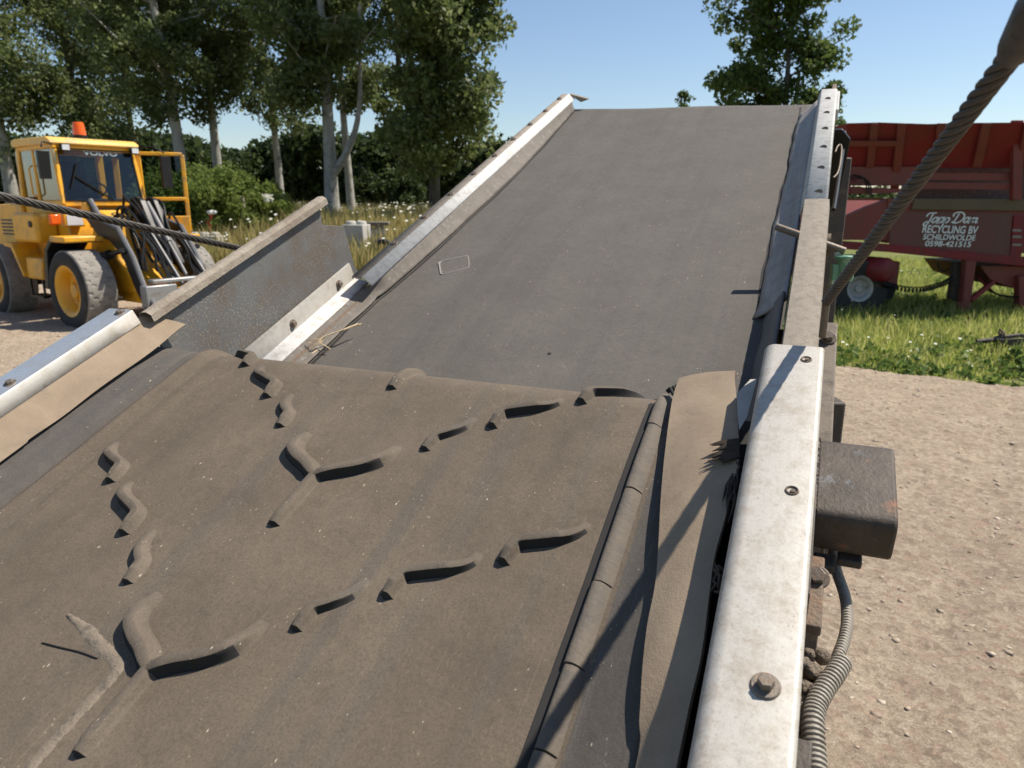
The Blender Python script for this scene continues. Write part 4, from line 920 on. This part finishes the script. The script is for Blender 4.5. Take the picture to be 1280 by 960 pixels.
mb = MB(); tquad(mb, [(1054,176),(1124,176),(1122,183),(1053,183)], [hopper_y(176)-.12]*2+[hopper_y(183)-.12]*2, .05); mb.build('stiffener', M['faded_red'], tr, bevel=.006)
mb = MB(); tquad(mb, [(1042,208),(1160,208),(1160,232),(1042,232)], TY+.10, .12); tquad(mb, [(1036,232),(1128,236),(1128,241),(1036,243)], TY+.02, .1); mb.build('hopper_sill', M['faded_red'], tr, bevel=.01)
mb = MB(); tquad(mb, [(1036,222),(1050,215),(1062,222),(1066,240),(1058,246),(1040,243)], TY-.05, .3); mb.build('drum_bearing', M['red_paint'], tr, 40, bevel=.03)
mb = MB(); tquad(mb, [(1160,216),(1275,217),(1275,226),(1160,225)], TY-.02, .06); tquad(mb, [(1150,228),(1275,229),(1275,237),(1150,236)], TY-.05, .10)
n = 24
for i in range(n):
    x = 1168+i*4.4; tquad(mb, [(x,216.5),(x+1.6,214.6),(x+3.2,216.5)], TY-.02, .06)
mb.build('screen_frame', M['faded_red'], tr, 20)
mb = MB(); tquad(mb, [(1128,208),(1290,208),(1420,208),(1420,262),(1128,262)], TY+.55, .04); mb.build('inner_drum', M['dark_steel'], tr)
mb = MB(); tquad(mb, [(1268,150),(1280,150),(1278,250),(1266,250)], TY-.12, .1); mb.build('rib', M['faded_red'], tr, bevel=.01)
# lower body
mb = MB(); tquad(mb, [(1034,276),(1062,268),(1085,258),(1110,249.5),(1110,300),(1034,300)], TY+.02, 2.3); mb.build('tail_chute', M['faded_red'], tr, 20)
mb = MB(); tquad(mb, [(1110,248),(1420,250),(1420,320),(1300,318),(1110,304)], TY+.0, 2.3); side = mb.build('body', M['faded_red'], tr, 20)
mb = MB(); tquad(mb, [(1112,264),(1265,266),(1262,321),(1112,309)], TY-.02, .015); sp = mb.build('side_panel', M['brown_side'], tr, 20)
mb = MB(); tquad(mb, [(1143,248),(1420,249),(1420,265),(1140,262)], TY-.05, .05); mb.build('top_rail', M['mossy_edge'], tr, bevel=.01)
mb = MB(); tquad(mb, [(1034,300),(1110,305),(1265,320),(1420,330),(1420,341),(1270,332),(1110,315),(1034,310)], TY-.04, .14); mb.build('chassis_beam', M['red_paint'], tr, 20, bevel=.01)
mb = MB(); tquad(mb, [(1225,332),(1420,335),(1420,363),(1265,360),(1238,350)], TY+.1, 1.8); mb.build('belly_frame', M['faded_red'], tr, bevel=.01)
mb = MB(); tquad(mb, [(1268,270),(1282,270),(1276,326),(1262,326)], TY-.03, .02); sp2 = mb.build('end_panel', M['red_paint'], tr)
# lettering
exx = TP(1241,285,TY-.03)-TP(1141,285,TY-.03); kpx = exx.length/100; ezz = Vector((0,0,1))
def stroke(mb, pts, w, org, sc, shear=.28):
    P = catmull(pts, 7); rows = []
    for i, p in enumerate(P):
        t = P[min(i+1,len(P)-1)]-P[max(i-1,0)]; t = t/(np.linalg.norm(t)+1e-9); nn = np.array([-t[1], t[0]]); r = []
        for s in (-1, 1):
            q = p + nn*w*s*.5*(.75+.25*abs(nn[0])); r.append(org + Vector(((q[0]+q[1]*shear)*sc, 0, q[1]*sc)))
        rows.append(r)
    mb.grid(rows)
mb = MB(); org = TP(1156,278.5,TY-.030); sc = kpx*12
def A_(x): return [[(x+.44,.42),(x+.26,.56),(x+.02,.40),(x+.03,.08),(x+.22,.02),(x+.42,.28)], [(x+.52,.60),(x+.46,.14),(x+.56,-.02),(x+.74,.12)]]
letters = [[(-.05,.62),(.02,.88),(.3,1.0),(.62,.98),(.85,1.02)], [(.55,.98),(.47,.55),(.36,.0),(.18,-.28),(-.08,-.20),(-.02,.02),(.3,.14),(.72,.2)]]
letters += A_(.72) + A_(1.36) + [[(2.05,.50),(1.98,.05),(1.90,-.45)], [(2.02,.36),(2.22,.52),(2.42,.40),(2.34,.08),(2.12,.02),(2.0,.14)]]
letters += [[(3.22,.95),(3.1,.5),(3.0,.02)], [(2.72,.62),(2.72,.92),(3.1,1.08),(3.62,.98),(3.86,.62),(3.66,.16),(3.2,-.02),(2.78,.06),(2.92,.16)]]
letters += A_(3.98) + [[(4.72,.48),(4.64,.0)], [(4.66,.22),(4.86,.5),(5.0,.42),(4.94,.0)], [(4.96,.22),(5.16,.5),(5.3,.42),(5.22,.1),(5.32,.0),(5.46,.1)]]
for l in letters: stroke(mb, l, .15, org, sc, .25)
mb.build('lettering', M['white_letter'], sp, 0, fix=False)
for body, x, y, h, w in (('RECYCLING BV',1152.5,291,9.6,70),('SCHILDWOLDE',1153.5,299.5,7,66),('0598-421515',1156,307.8,7,58)):
    dx_ = (TP(x+100,y+2.2,TY-.034)-TP(x,y,TY-.034)).normalized()
    put_text(body, h*kpx, w*kpx, TP(x,y,TY-.034), dx_, ezz, M['white_letter'], sp, bold=.018, shear=.12)
mb = MB()
for y in (288,296,306): tquad(mb, [(1266,y-1.6),(1277,y-1.4),(1277,y+1.6),(1265.5,y+1.4)], TY-.036, .003)
mb.build('faded_sticker', M['scratch_grey'], sp2, 0)
mb = MB(); tquad(mb, [(1176,311),(1184,312),(1182,315),(1176,314)], TY-.036, .003); mb.build('dirt_hole', M['groove_shade_dark'], sp, 0)
# running gear
for (x, y, Y) in ((1071,367,TY+.15),(1084,365,TY+.75)):
    P = TP(x, y, Y); P.z = .49; wheel(tr, P, .49, .24, -1, M['pale_rim'], R_(0), .72)
for (x, y, Y) in ((1071,367,TY+.15),(1084,365,TY+.75)): pass
mb = MB(); P = TP(1071,340,TY+.2); mb.box((P.x-.5,P.y,.55),(P.x+.75,P.y+1.8,.95)); mb.build('axle_frame', M['faded_red'], tr, bevel=.02)
mb = MB(); P = TP(1101,336,TY-.05); Q = TP(1112,338,TY-.15); mb.lathe([(.0001,.0),(.14,.0),(.19,.03),(.21,.08),(.21,.5),(.15,.6),(.0001,.6)], (-.45,1,0), Q, 24); mb.build('air_reservoir', M['red_paint'], tr, 40)
mb = MB(); tquad(mb, [(1208,325),(1221,326),(1214,378),(1216,386),(1204,389),(1199,385),(1204,376)], TY-.05, .16); mb.build('landing_leg', M['faded_red'], tr, bevel=.02)
mb = MB(); tquad(mb, [(1194,328),(1206,328),(1200,378),(1188,374)], TY+.2, .14); mb.build('landing_leg', M['dark_steel'], tr, bevel=.02)
mb = MB(); mb.bar(TP(1213,375,TY-.02), TP(1242,352,TY+.05), .07, .08); mb.bar(TP(1222,345,TY+.3), TP(1240,365,TY+.1), .05, .05); mb.build('leg_brace', M['red_paint'], tr, bevel=.008)
mb = MB(); tquad(mb, [(1274,345),(1290,345),(1290,385),(1278,388),(1274,380)], TY-.02, .16); mb.build('landing_leg', M['faded_red'], tr, bevel=.02)
mb = MB(); Pc = catmull([TP(*q) for q in ((1101,353,TY),(1112,357,TY),(1130,361,TY),(1150,362,TY),(1165,359,TY),(1180,354,TY),(1192,347,TY))], 40); pts = []
for i, p in enumerate(Pc): a = i*2*PI/9.5; pts.append(Vector(p) + Vector((.0, .045*math.cos(a), .045*math.sin(a))))
mb.tube(pts, .012, 6); mb.build('coiled_hose', K_, tr, 60)
mb = MB(); mb.tube(catmull([TP(*q) for q in ((1173,327,TY),(1174,335,TY),(1181,339,TY),(1190,334,TY),(1193,328,TY))], 6), .014, 6); mb.build('brake_hose', K_, tr, 60); mb = MB(); mb.tube(catmull([TP(*q) for q in ((1236,362,TY),(1250,369,TY),(1270,371,TY),(1285,370,TY))], 6), .016, 6); mb.build('brake_hose', K_, tr, 60)
mb = MB()
for r in (0, 3, 6): mb.tube(catmull([TP(x+r, y+r*.6, TY-.08) for x, y in ((1061,222),(1068,219),(1078,222),(1083,232),(1082,242))], 6), .012, 6)
mb.build('hydraulic_hose', K_, tr, 60)
# drawbar lying in the grass at the right edge
hb = atG(1262,440); hb.z = 0; ht = thing('tow_hitch', 'dark steel tow hitch standing low in the grass at the right', 'tow hitch', hb)
def HP(x, y, dY=0): return atY(x, y, hb.y+dY) - hb
mb = MB(); mb.tube([HP(1221,427), HP(1240,425), HP(1252,422)], [.03,.035,.045], 10); mb.build('tow_eye', M['dark_steel'], ht, 40)
mb = MB(); mb.hexa([HP(1250,437,-.1),HP(1340,440,-.1),HP(1340,440,.15),HP(1250,437,.15),HP(1248,424,-.1),HP(1340,420,-.1),HP(1340,420,.15),HP(1248,424,.15)]); mb.bar(HP(1250,422), HP(1275,419), .06,.05); mb.bar(HP(1275,419), HP(1300,424), .06,.05); mb.build('drawbar', M['dark_steel'], ht, bevel=.01)
mb = MB(); mb.bar(HP(1252,416), HP(1255,445), .06, .05); mb.tube([HP(1248,417), HP(1250,412), HP(1256,417)], .018, 6); mb.build('coupling_jaw', M['rusty_steel'], ht, bevel=.008)

# ------------------------------------------------------------------ ground
def patch(name, x0, x1, y0, y1, step, m, zf, keep, kind='structure'):
    xs = np.arange(x0, x1+step/2, step); ys = np.arange(y0, y1+step/2, step); X, Y = np.meshgrid(xs, ys); Z = zf(X, Y)
    v = np.stack([X.ravel(), Y.ravel(), Z.ravel()], 1); nx = len(xs); ny = len(ys)
    i = np.arange(nx-1)[None,:] + nx*np.arange(ny-1)[:,None]; f = np.stack([i, i+1, i+1+nx, i+nx], -1).reshape(-1,4)
    if keep is not None:
        ce = v[f].mean(1); f = f[keep(ce[:,0], ce[:,1])]
    o = npmesh(name, v, f, m, None, True); o['kind'] = kind; return o
def in_yard(x, y):
    wob = .8*vnoise(x, y, 3, 1.1) + .35*vnoise(x, y, 4, .3)
    right = 1.1*(x-3.6) + 2.0*(y-8.55) + wob*1.2 < 0
    left = (x < -5.3) & (y < 21.5 + wob*1.5)
    return (right | left) & (y < 21.5 + wob*1.5)
def gz(x, y):
    a = np.clip((np.asarray(y)-21.5)/7.5, 0, 1); b = np.clip((5-np.asarray(x))/4, 0, 1); return .95*(a*a*(3-2*a))*(b*b*(3-2*b))
def yz(X, Y):
    z = .018*vnoise(X, Y, 21, 1.3) + .014*vnoise(X, Y, 22, .45) + .016*vnoise(X, Y, 23, .16) + .012*vnoise(X, Y, 24, .07)
    for off, w in ((0,.16),(.55,.12),(1.5,.16),(2.0,.12),(2.75,.16)):      # wheel ruts
        d = (X-2.0-off)*.80 - (Y-3.0)*.60 + .25*vnoise(X, Y, 30, 2.2); z -= .030*np.exp(-(d/w)**2)*(.7+.6*np.sin((X*.6+Y*.8)*34)*.3)
    return .075 + z
patch('ground', -260, 260, -40, 480, 20, M['field'], lambda X, Y: 0*X - .004, None)
patch('gravel_yard', -24, 8, -3, 23.5, .07, M['yard_gravel'], yz, lambda x, y: in_yard(x, y) & ~((x > .47) & (x < 6.98) & (y > .57) & (y < 9.13)))
patch('gravel_yard', .4, 7.05, .5, 9.2, .03, M['yard_gravel'], lambda X, Y: yz(X, Y) + .001, in_yard)
patch('meadow_bank', -90, 5, 21, 90, .8, M['meadow_ground'], lambda X, Y: gz(X, Y) - .003 + .0*X, None)
# loose stones
ico = bpy.data.meshes.new('tmp'); import bmesh
bm = bmesh.new(); bmesh.ops.create_icosphere(bm, subdivisions=1, radius=1); bm.verts.ensure_lookup_table()
IV = np.array([v.co[:] for v in bm.verts]); IF = np.array([[v.index for v in f.verts] for f in bm.faces]); bm.free(); bpy.data.meshes.remove(ico)
def scatter_stones(n, box, smin, smax, keep):
    x = RNG.uniform(box[0], box[1], n); y = RNG.uniform(box[2], box[3], n); k = keep(x, y); x = x[k]; y = y[k]; n = len(x)
    s = smin*(smax/smin)**(RNG.random(n)**6)
    jit = 1 + .9*(RNG.random((n, len(IV)))-.5)
    sc = np.stack([s*RNG.uniform(.7,1.4,n), s*RNG.uniform(.6,1.1,n), s*RNG.uniform(.18,.42,n)], 1)
    P = IV[None]*jit[...,None]*sc[:,None,:]; a = RNG.uniform(0, 2*PI, n); c, sn = np.cos(a)[:,None], np.sin(a)[:,None]
    Q = np.stack([P[...,0]*c-P[...,1]*sn, P[...,0]*sn+P[...,1]*c, P[...,2]], -1)
    Q += np.stack([x, y, yz(x, y)+.002], 1)[:,None,:]
    F = (IF[None] + (np.arange(n)*len(IV))[:,None,None]).reshape(-1,3); return Q.reshape(-1,3), F
va, fa_ = scatter_stones(15000, (.4,6.5,.8,8.8), .002, .024, in_yard); vb_, fb_ = scatter_stones(6000, (-14,-3,8,20), .008, .04, in_yard)
o = npmesh('gravel_stones', np.concatenate([va, vb_]), np.concatenate([fa_, fb_+len(va)]), M['stone']); tag(o, 'loose pale stones scattered over the sandy yard', 'gravel', kind='stuff')

# ------------------------------------------------------------------ grass
def blades(n, box, hmin, hmax, w, keep, lean=.45):
    x = RNG.uniform(box[0], box[1], n); y = box[2] + (box[3]-box[2])*RNG.random(n)**1.25; k = keep(x, y); x, y = x[k], y[k]; n = len(x)
    dens = vnoise(x, y, 41, .6) + .6*vnoise(x, y, 43, 2.0); k = dens > -.45 + .2*RNG.random(n); x, y, dens = x[k], y[k], dens[k]; n = len(x)
    e = (1.1*(x-3.6)+2.0*(y-8.55))/2.28; k = (hmax > .5) | (RNG.random(n) < np.clip(.12+e*1.1, .12, 1)); x, y, dens, e = x[k], y[k], dens[k], e[k]; n = len(x)
    h = (hmin + (hmax-hmin)*RNG.random(n)**2)*(1+.7*dens)*(1 if hmax > .5 else np.clip(.35+e*.45, .35, 1.15)); a = RNG.uniform(0, 2*PI, n); b = RNG.uniform(0, 2*PI, n); ln = lean*RNG.random(n)*h
    dx, dy = np.cos(a)*w*.5, np.sin(a)*w*.5; lx, ly = np.cos(b)*ln, np.sin(b)*ln; z0 = np.zeros(n)
    v = np.stack([np.stack([x-dx,y-dy,z0],1), np.stack([x+dx,y+dy,z0],1), np.stack([x+dx*.7+lx*.35,y+dy*.7+ly*.35,h*.6],1), np.stack([x-dx*.7+lx*.35,y-dy*.7+ly*.35,h*.6],1), np.stack([x+lx,y+ly,h],1)],1)
    i = np.arange(n)[:,None]*5; f = np.concatenate([i+np.array([[0,1,2]]), i+np.array([[0,2,3]]), i+np.array([[3,2,4]])]); return v.reshape(-1,3), f
def ground_weeds():
    n = 5200; x = RNG.uniform(2.2,13,n); y = 6.6+14*RNG.random(n)**1.3; k = (~in_yard(x,y)) & (vnoise(x,y,71,.9) > -.12); x, y = x[k], y[k]
    c = np.stack([x, y, RNG.uniform(.02,.13,len(x))],1); v, f = leaves(c, RNG.uniform(.04,.11,len(x)), 16, .06, .6); v[:,2] = np.maximum(v[:,2], .003)
    tag(npmesh('ground_weeds', v, f, M['weed_leaf']), 'low leafy weeds among the grass', 'weeds', kind='stuff')
not_yard = lambda x, y: ~in_yard(x, y)
v1, f1 = blades(170000, (2.2,14,6.3,24), .05, .24, .013, not_yard, .8)
o = npmesh('grass', v1, f1, M['grass_blade']); tag(o, 'green grass growing under and around the red trailer', 'grass', kind='stuff')
v1, f1 = blades(150000, (-30,3,20,60), .25, .85, .045, lambda x, y: not_yard(x, y) & (x < -1.0-.0*y))
v1[:,2] += gz(v1[:,0], v1[:,1]); o = npmesh('meadow_grass', v1, f1, M['meadow_blade']); tag(o, 'tall straw-yellow meadow grass before the poplars', 'grass', kind='stuff')
def dots(n, box, z0, z1, r, keep):
    x = RNG.uniform(box[0], box[1], n); y = RNG.uniform(box[2], box[3], n); cl = vnoise(x, y, 51, 1.5); k = keep(x, y) & (cl > -.05); x, y = x[k], y[k]; n = len(x)
    z = RNG.uniform(z0, z1, n); s = r*RNG.uniform(.5,1.3,n); vs = []
    for i in range(6):
        a = i*PI/3; vs.append(np.stack([x+s*np.cos(a), y+s*np.sin(a)*.8, z+s*.35*np.sin(a)],1))
    v = np.stack(vs,1).reshape(-1,3); f = np.arange(n*6).reshape(n,6)
    return v, np.concatenate([f[:,[0,1,2,3]], f[:,[0,3,4,5]]])
v1, f1 = dots(480, (2.5,12,6.8,20), .12, .36, .018, not_yard); v2, f2 = dots(1700, (-24,0,21,58), .5, .95, .05, not_yard); v2[:,2] += gz(v2[:,0], v2[:,1])
o = npmesh('wildflowers', np.concatenate([v1,v2]), np.concatenate([f1,f2+len(v1)]), M['petal']); tag(o, 'small white wildflowers scattered through the grass', 'flowers', kind='stuff')

# ------------------------------------------------------------------ trees
def leaves(centres, radii, per, size, flat=.75):
    n = len(centres)*per; c = np.repeat(centres, per, 0); r = np.repeat(radii, per)
    d = RNG.normal(size=(n,3)); d /= np.linalg.norm(d, axis=1)[:,None]; q = RNG.random(n)**.45
    p = c + d*(r*q)[:,None]*np.array([1,1,flat])
    a = RNG.normal(size=(n,3)); a /= np.linalg.norm(a, axis=1)[:,None]; b = np.cross(a, RNG.normal(size=(n,3))); b /= np.linalg.norm(b, axis=1)[:,None]
    s = size*(.45+1.25*RNG.random(n)**1.6)[:,None]
    v = np.stack([p-a*s*.5, p+b*s*.3+a*s*.05, p+a*s*.5, p-b*s*.3+a*s*.05],1).reshape(-1,3)
    return v, np.arange(n*4).reshape(n,4)
def tree(label, x, y, h, cr, cb, leaf, bark, group=None, tr=.35, lean=0, fork=False, nl=26, per=170, size=.24, ncl=150, name='poplar_tree', top=.35, clump=1.15, bend=0):
    root = thing(name, label, 'tree', (x, y, float(gz(x, y))), 0, group)
    rg = random.Random(int(x*77+y*13)); mb = MB()
    def tp(t): return Vector((lean*h*t + bend*math.sin(t*5.5), .25*math.sin(t*4+x), h*t))
    mb.tube([tp(t) + (Vector((0,0,-.2)) if t == 0 else Vector()) for t in np.linspace(0,.93,16)], [tr*(1.25-.2*min(1,t*12) - .98*t**.9) if t < .95 else .03 for t in np.linspace(0,.93,16)], 10)
    cl = []; rd = []
    if fork:
        P = [tp(.11), tp(.17)+Vector((cr*.22,0,0)), tp(.27)+Vector((cr*.38,.2,0)), tp(.5)+Vector((cr*.45,.3,0))]; mb.tube(catmull(P,5), list(np.linspace(tr*.7,.06,16)), 8)
    for i in range(nl):
        t = (cb/h)+(0.95-cb/h)*(i+.5)/nl; a = rg.uniform(0, 2*PI); 
        f = math.sin(PI*min(1, max(.06, (t-cb/h*.8)/(1-cb/h*.8))**.75))**.6
        L = cr*f*rg.uniform(.65,1.05)*(1 if t < .85 else top+.5)
        p0 = tp(t); rise = L*rg.uniform(.25,.75)
        p1 = p0 + Vector((math.cos(a)*L*.5, math.sin(a)*L*.5, rise*.35)); p2 = p0 + Vector((math.cos(a)*L, math.sin(a)*L, rise)); r0 = max(.035, tr*.33*(1-t))
        mb.tube([p0, p1, p2], [r0, r0*.65, .02], 6)
        for k in range(int(ncl/nl)+1):
            s = rg.uniform(.12,1.05); q = p0.lerp(p2, s) + Vector((rg.gauss(0,.5), rg.gauss(0,.5), rg.gauss(-.1,.55)))*cr*.2
            cl.append(q[:]); rd.append(clump*rg.uniform(.45,1.0)*(cr/3.5))
            if k == 0: mb.tube([p0.lerp(p2, .4), q], [r0*.5,.012], 5)
    mb.build('trunk', bark, root, 60, fix=False)
    v, f = leaves(np.array(cl), np.array(rd), int(per*1.4), size*.92); npmesh('crown', v, f, leaf, root)
    return root
ground_weeds()
PL, PB = M['poplar_leaf'], M['pale_bark']
G = 'trees left of the conveyor'
def TX(px, Y): return atX(px, Y)
tree('big dense tree at the far left edge behind the loader', TX(20,44), 44, 21, 5.2, 4.2, PL, PB, G, .38, 0, ncl=150, per=190)
tree('tree with dark crown directly behind the loader cab', TX(118,50), 50, 22, 5.0, 3.0, PL, M['dark_bark'], G, .36, 0, ncl=150, per=190)
tree('pale poplar leaning left, just right of the loader cab', TX(236,37), 37, 19, 3.9, 5.2, PL, PB, G, .32, -.04, bend=.2, ncl=130)
tree('upright pale poplar with straight trunk right of the leaning one', TX(279,41), 41, 20, 4.0, 5.6, PL, PB, G, .28, .0, bend=.1, ncl=130)
tree('slim poplar with thin slanting trunk behind the row', TX(352,54), 54, 20, 4.2, 6.0, PL, PB, G, .30, -.03, bend=.2, ncl=120)
tree('stout pale poplar with a forked trunk above the grey panel', TX(419,35), 35, 19, 3.7, 5.0, PL, PB, G, .33, -.004, True, ncl=140, bend=.08)
tree('thin leaning poplar beside the forked one', TX(443,39), 39, 18, 3.3, 5.6, PL, PB, G, .22, -.035, ncl=90)
tree('bushy poplar with dark trunk at the right end of the row', TX(543,34), 34, 17.0, 4.0, 2.4, PL, M['dark_bark'], G, .26, .012, ncl=190, per=190, bend=.1)
tree('poplar filling the gap behind the right end of the row', TX(505,46), 46, 20, 4.2, 3.6, PL, M['dark_bark'], G, .28, 0, ncl=140)
tree('broad poplar in the second row behind the pale trunks', TX(180,58), 58, 21, 5.2, 6.2, PL, M['dark_bark'], G, .3, 0, ncl=140)
tree('airy alder with open crown behind the conveyor top', TX(966,30), 30, 12.2, 2.8, 2.6, M['alder_leaf'], M['dark_bark'], None, .2, 0, ncl=170, per=140, size=.2, nl=30, name='alder_tree', clump=1.0)
tree('small treetop just showing above the flat belt edge', TX(840,42), 42, 8.2, 1.0, 4.0, M['alder_leaf'], M['dark_bark'], None, .1, .012, ncl=20, per=34, size=.2, nl=12, name='alder_tree', clump=1.4)
# background wood and shrubs
def wood(name, label, xs, y, h0, h1, n, r, per, size, leaf):
    c = []; rd = []
    for i in range(n):
        x = random.uniform(*xs); h = h0+(h1-h0)*(.5+vnoise(np.array([x]), np.array([y]), 61, 5.0)[0]); z = random.uniform(.0, 1)**.8*h; c.append((x, y+random.uniform(-2.5,2.5), z)); rd.append(r*random.uniform(.6,1.2))
    v, f = leaves(np.array(c), np.array(rd), per, size, .9); o = npmesh(name, v, f, leaf); tag(o, label, 'wood', kind='stuff'); return o
wood('dark_wood', 'dark green wood closing the view behind the poplars', (-60,6), 66, 4.6, 7.6, 620, 1.7, 190, .55, M['dark_leaf'])
wood('far_wood', 'far dark tree line on the horizon beyond the trailer', (15,130), 170, 2.5, 8, 260, 3.4, 90, 1.0, M['dark_leaf'])
def shrub(label, px, py0, Y, w, h, leaf, ncl, per, size, name='shrub', flowers=0, cat='shrub'):
    x = TX(px, Y); root = thing(name, label, cat, (x, Y, float(gz(x, Y)))); mb = MB(); c = []; rd = []
    rg = random.Random(int(px*3+Y))
    for i in range(ncl):
        a = rg.uniform(0,2*PI); r = rg.random()**.5; z = rg.uniform(.12,1)*h*(1-.35*r*r); q = (math.cos(a)*r*w/2, math.sin(a)*r*w/2.5, z); c.append(q); rd.append(rg.uniform(.5,1)*min(w,h)*.22)
        if i % 4 == 0: mb.tube([(q[0]*.15,q[1]*.15,0),(q[0]*.6,q[1]*.6,z*.6),q], [.03,.02,.008], 5)
    mb.build('stem', M['dark_bark'], root, 50)
    v, f = leaves(np.array(c), np.array(rd), per, size, 1.0); npmesh('foliage', v, f, leaf, root)
    if flowers:
        v, f = leaves(np.array([(rg.uniform(-.3,.3)*w, -w*.3, rg.uniform(.45,.8)*h) for _ in range(flowers)]), np.full(flowers, .22), 40, .12); npmesh('blossom', v, f, M['petal'], root)
    return root
shrub('bright green willowy shrub beside the open loader door', 258, 0, 27.0, 4.4, 2.5, M['willow_leaf'], 130, 200, .12, 'willow_shrub')
shrub('green bush with white blossom right of the willowy shrub', 322, 0, 28.0, 3.0, 1.7, M['willow_leaf'], 80, 180, .12, 'elder_bush', 3)
shrub('small yellow-green bush above the grey panel', 350, 0, 30, 1.0, 1.7, M['yellow_leaf'], 22, 70, .14, 'broom_bush')
shrub('dark low bush under the stout forked poplar', 478, 0, 44, 5.0, 3.0, M['dark_leaf'], 60, 150, .22, 'hawthorn_bush')
shrub('leafy weeds in the right corner below the tow hitch', 1292, 0, 8.4, .8, .30, M['weed_leaf'], 34, 50, .045, 'weed_clump', cat='weeds')

# ------------------------------------------------------------------ concrete blocks, posts
def block(label, px, py, Y, w, h, d, knobs, rot, z0=0.0, grp='concrete blocks at the yard edge'):
    P = atY(px, py, Y); o = thing('concrete_block', label, 'block', (P.x, Y, z0 + float(gz(P.x, 23.9))), R_(rot), grp)
    mb = MB(); mb.box((-w/2,-d/2,0),(w/2,d/2,h)); mb.build('body', M['concrete'], o, bevel=.03)
    for i in range(knobs):
        x = -w/2 + w*(i+.5)/knobs; mb = MB(); mb.lathe([(.17,0),(.165,.07),(.13,.11),(.0001,.125)], (0,0,1), (x,0,h), 18); mb.build('knob', M['concrete'], o, 50)
    return o
block('long pale concrete block with round knobs beside the loader hitch', 250, 300, 24.5, 1.35, .62, .6, 4, 4)
block('pale knobbed concrete block standing left in the meadow group', 447, 315, 24.0, .75, .62, .6, 2, -15, .38)
block('pale concrete block right behind in the meadow group', 468, 310, 25.2, .8, .8, .6, 2, 10, .0)
block('low concrete block carrying the knobbed meadow block', 449, 330, 24.0, .78, .38, .62, 0, -15)
P = atY(470, 292, 24.8); mb = MB(); mb.box((-.45,-.2,0),(.35,.25,.07)); mb.box((-.3,-.25,.071),(.42,.2,.13)); o = mb.build('timber_offcut', M['weathered_wood'], None, bevel=.01); o.location = (P.x, 25.1, .80+.001+float(gz(-4,23.9))+.12); tag(o, 'dark timber offcuts lying on the meadow blocks', 'timber')
P = atY(477, 322, 23); mb = MB(); mb.lathe([(.18,-.1),(.30,-.12),(.36,-.05),(.36,.05),(.30,.12),(.18,.1),(.18,-.1)], (.2,-1,.15), (0,0,.35), 28); o = mb.build('old_tyre', M['tyre_rubber'], None, 50); o.location = (P.x, 23.2, float(gz(-4,23.2))); tag(o, 'old dark tyre standing beside the meadow blocks', 'tyre')
P = atY(240, 290, 24.0); pt = thing('marker_post', 'short red post with white cap behind the concrete block', 'post', (P.x, 25.6, float(gz(-9,25.6))))
mb = MB(); mb.tube([(0,0,0),(-.1,0,.7),(.05,0,.98)], .07, 10); mb.build('shaft', M['red_post'], pt, 40); mb = MB(); mb.lathe([(.0001,.14),(.15,.12),(.17,.06),(.12,0),(.0001,0)], (0,0,1), (.06,0,.98), 16); mb.build('cap', M['white_letter'], pt, 40)
mb = MB(); mb.box((-.08,-.08,0),(.08,.08,1.35)); o = mb.build('wooden_post', M['weathered_wood'], None, bevel=.02); o.location = (atX(309,26.5), 26.5, float(gz(-9,26.5))); tag(o, 'grey wooden post in front of the blossoming bush', 'post')

# ------------------------------------------------------------------ light, sky, camera
AZ, EL = R_(75), R_(56)
sd = Vector((math.sin(AZ)*math.cos(EL), math.cos(AZ)*math.cos(EL), math.sin(EL)))
w = bpy.data.worlds.new('World'); SC.world = w; w.use_nodes = True; nt = w.node_tree; bg = nt.nodes['Background']
sk = nt.nodes.new('ShaderNodeTexSky'); sk.sky_type = 'NISHITA'; sk.sun_disc = False; sk.sun_elevation = EL; sk.sun_rotation = AZ; sk.altitude = 0; sk.air_density = 1; sk.dust_density = .4; sk.ozone_density = 2.0
nt.links.new(sk.outputs[0], bg.inputs[0]); bg.inputs[1].default_value = .093
sl = bpy.data.lights.new('sun', 'SUN'); sl.energy = 5.0; sl.angle = R_(.5); sl.color = (1, .93, .825); so_ = bpy.data.objects.new('sun', sl); C.objects.link(so_); so_.rotation_euler = sd.to_track_quat('Z', 'Y').to_euler()
cd = bpy.data.cameras.new('camera'); cam = bpy.data.objects.new('camera', cd); C.objects.link(cam); SC.camera = cam
cam.location = CAM; cam.rotation_euler = (PI/2 - PITCH, 0, 0); cd.sensor_width = 36; cd.lens = 36*FPX/1280; cd.clip_start = .02; cd.clip_end = 2000
cd.dof.use_dof = True; cd.dof.focus_distance = .95; cd.dof.aperture_fstop = 11
SC.view_settings.view_transform = 'Standard'; SC.view_settings.look = 'None'; SC.view_settings.exposure = .5; SC.view_settings.gamma = 1
SC.cycles.max_bounces = 8; SC.cycles.transparent_max_bounces = 12
SC.cycles.use_denoising = True
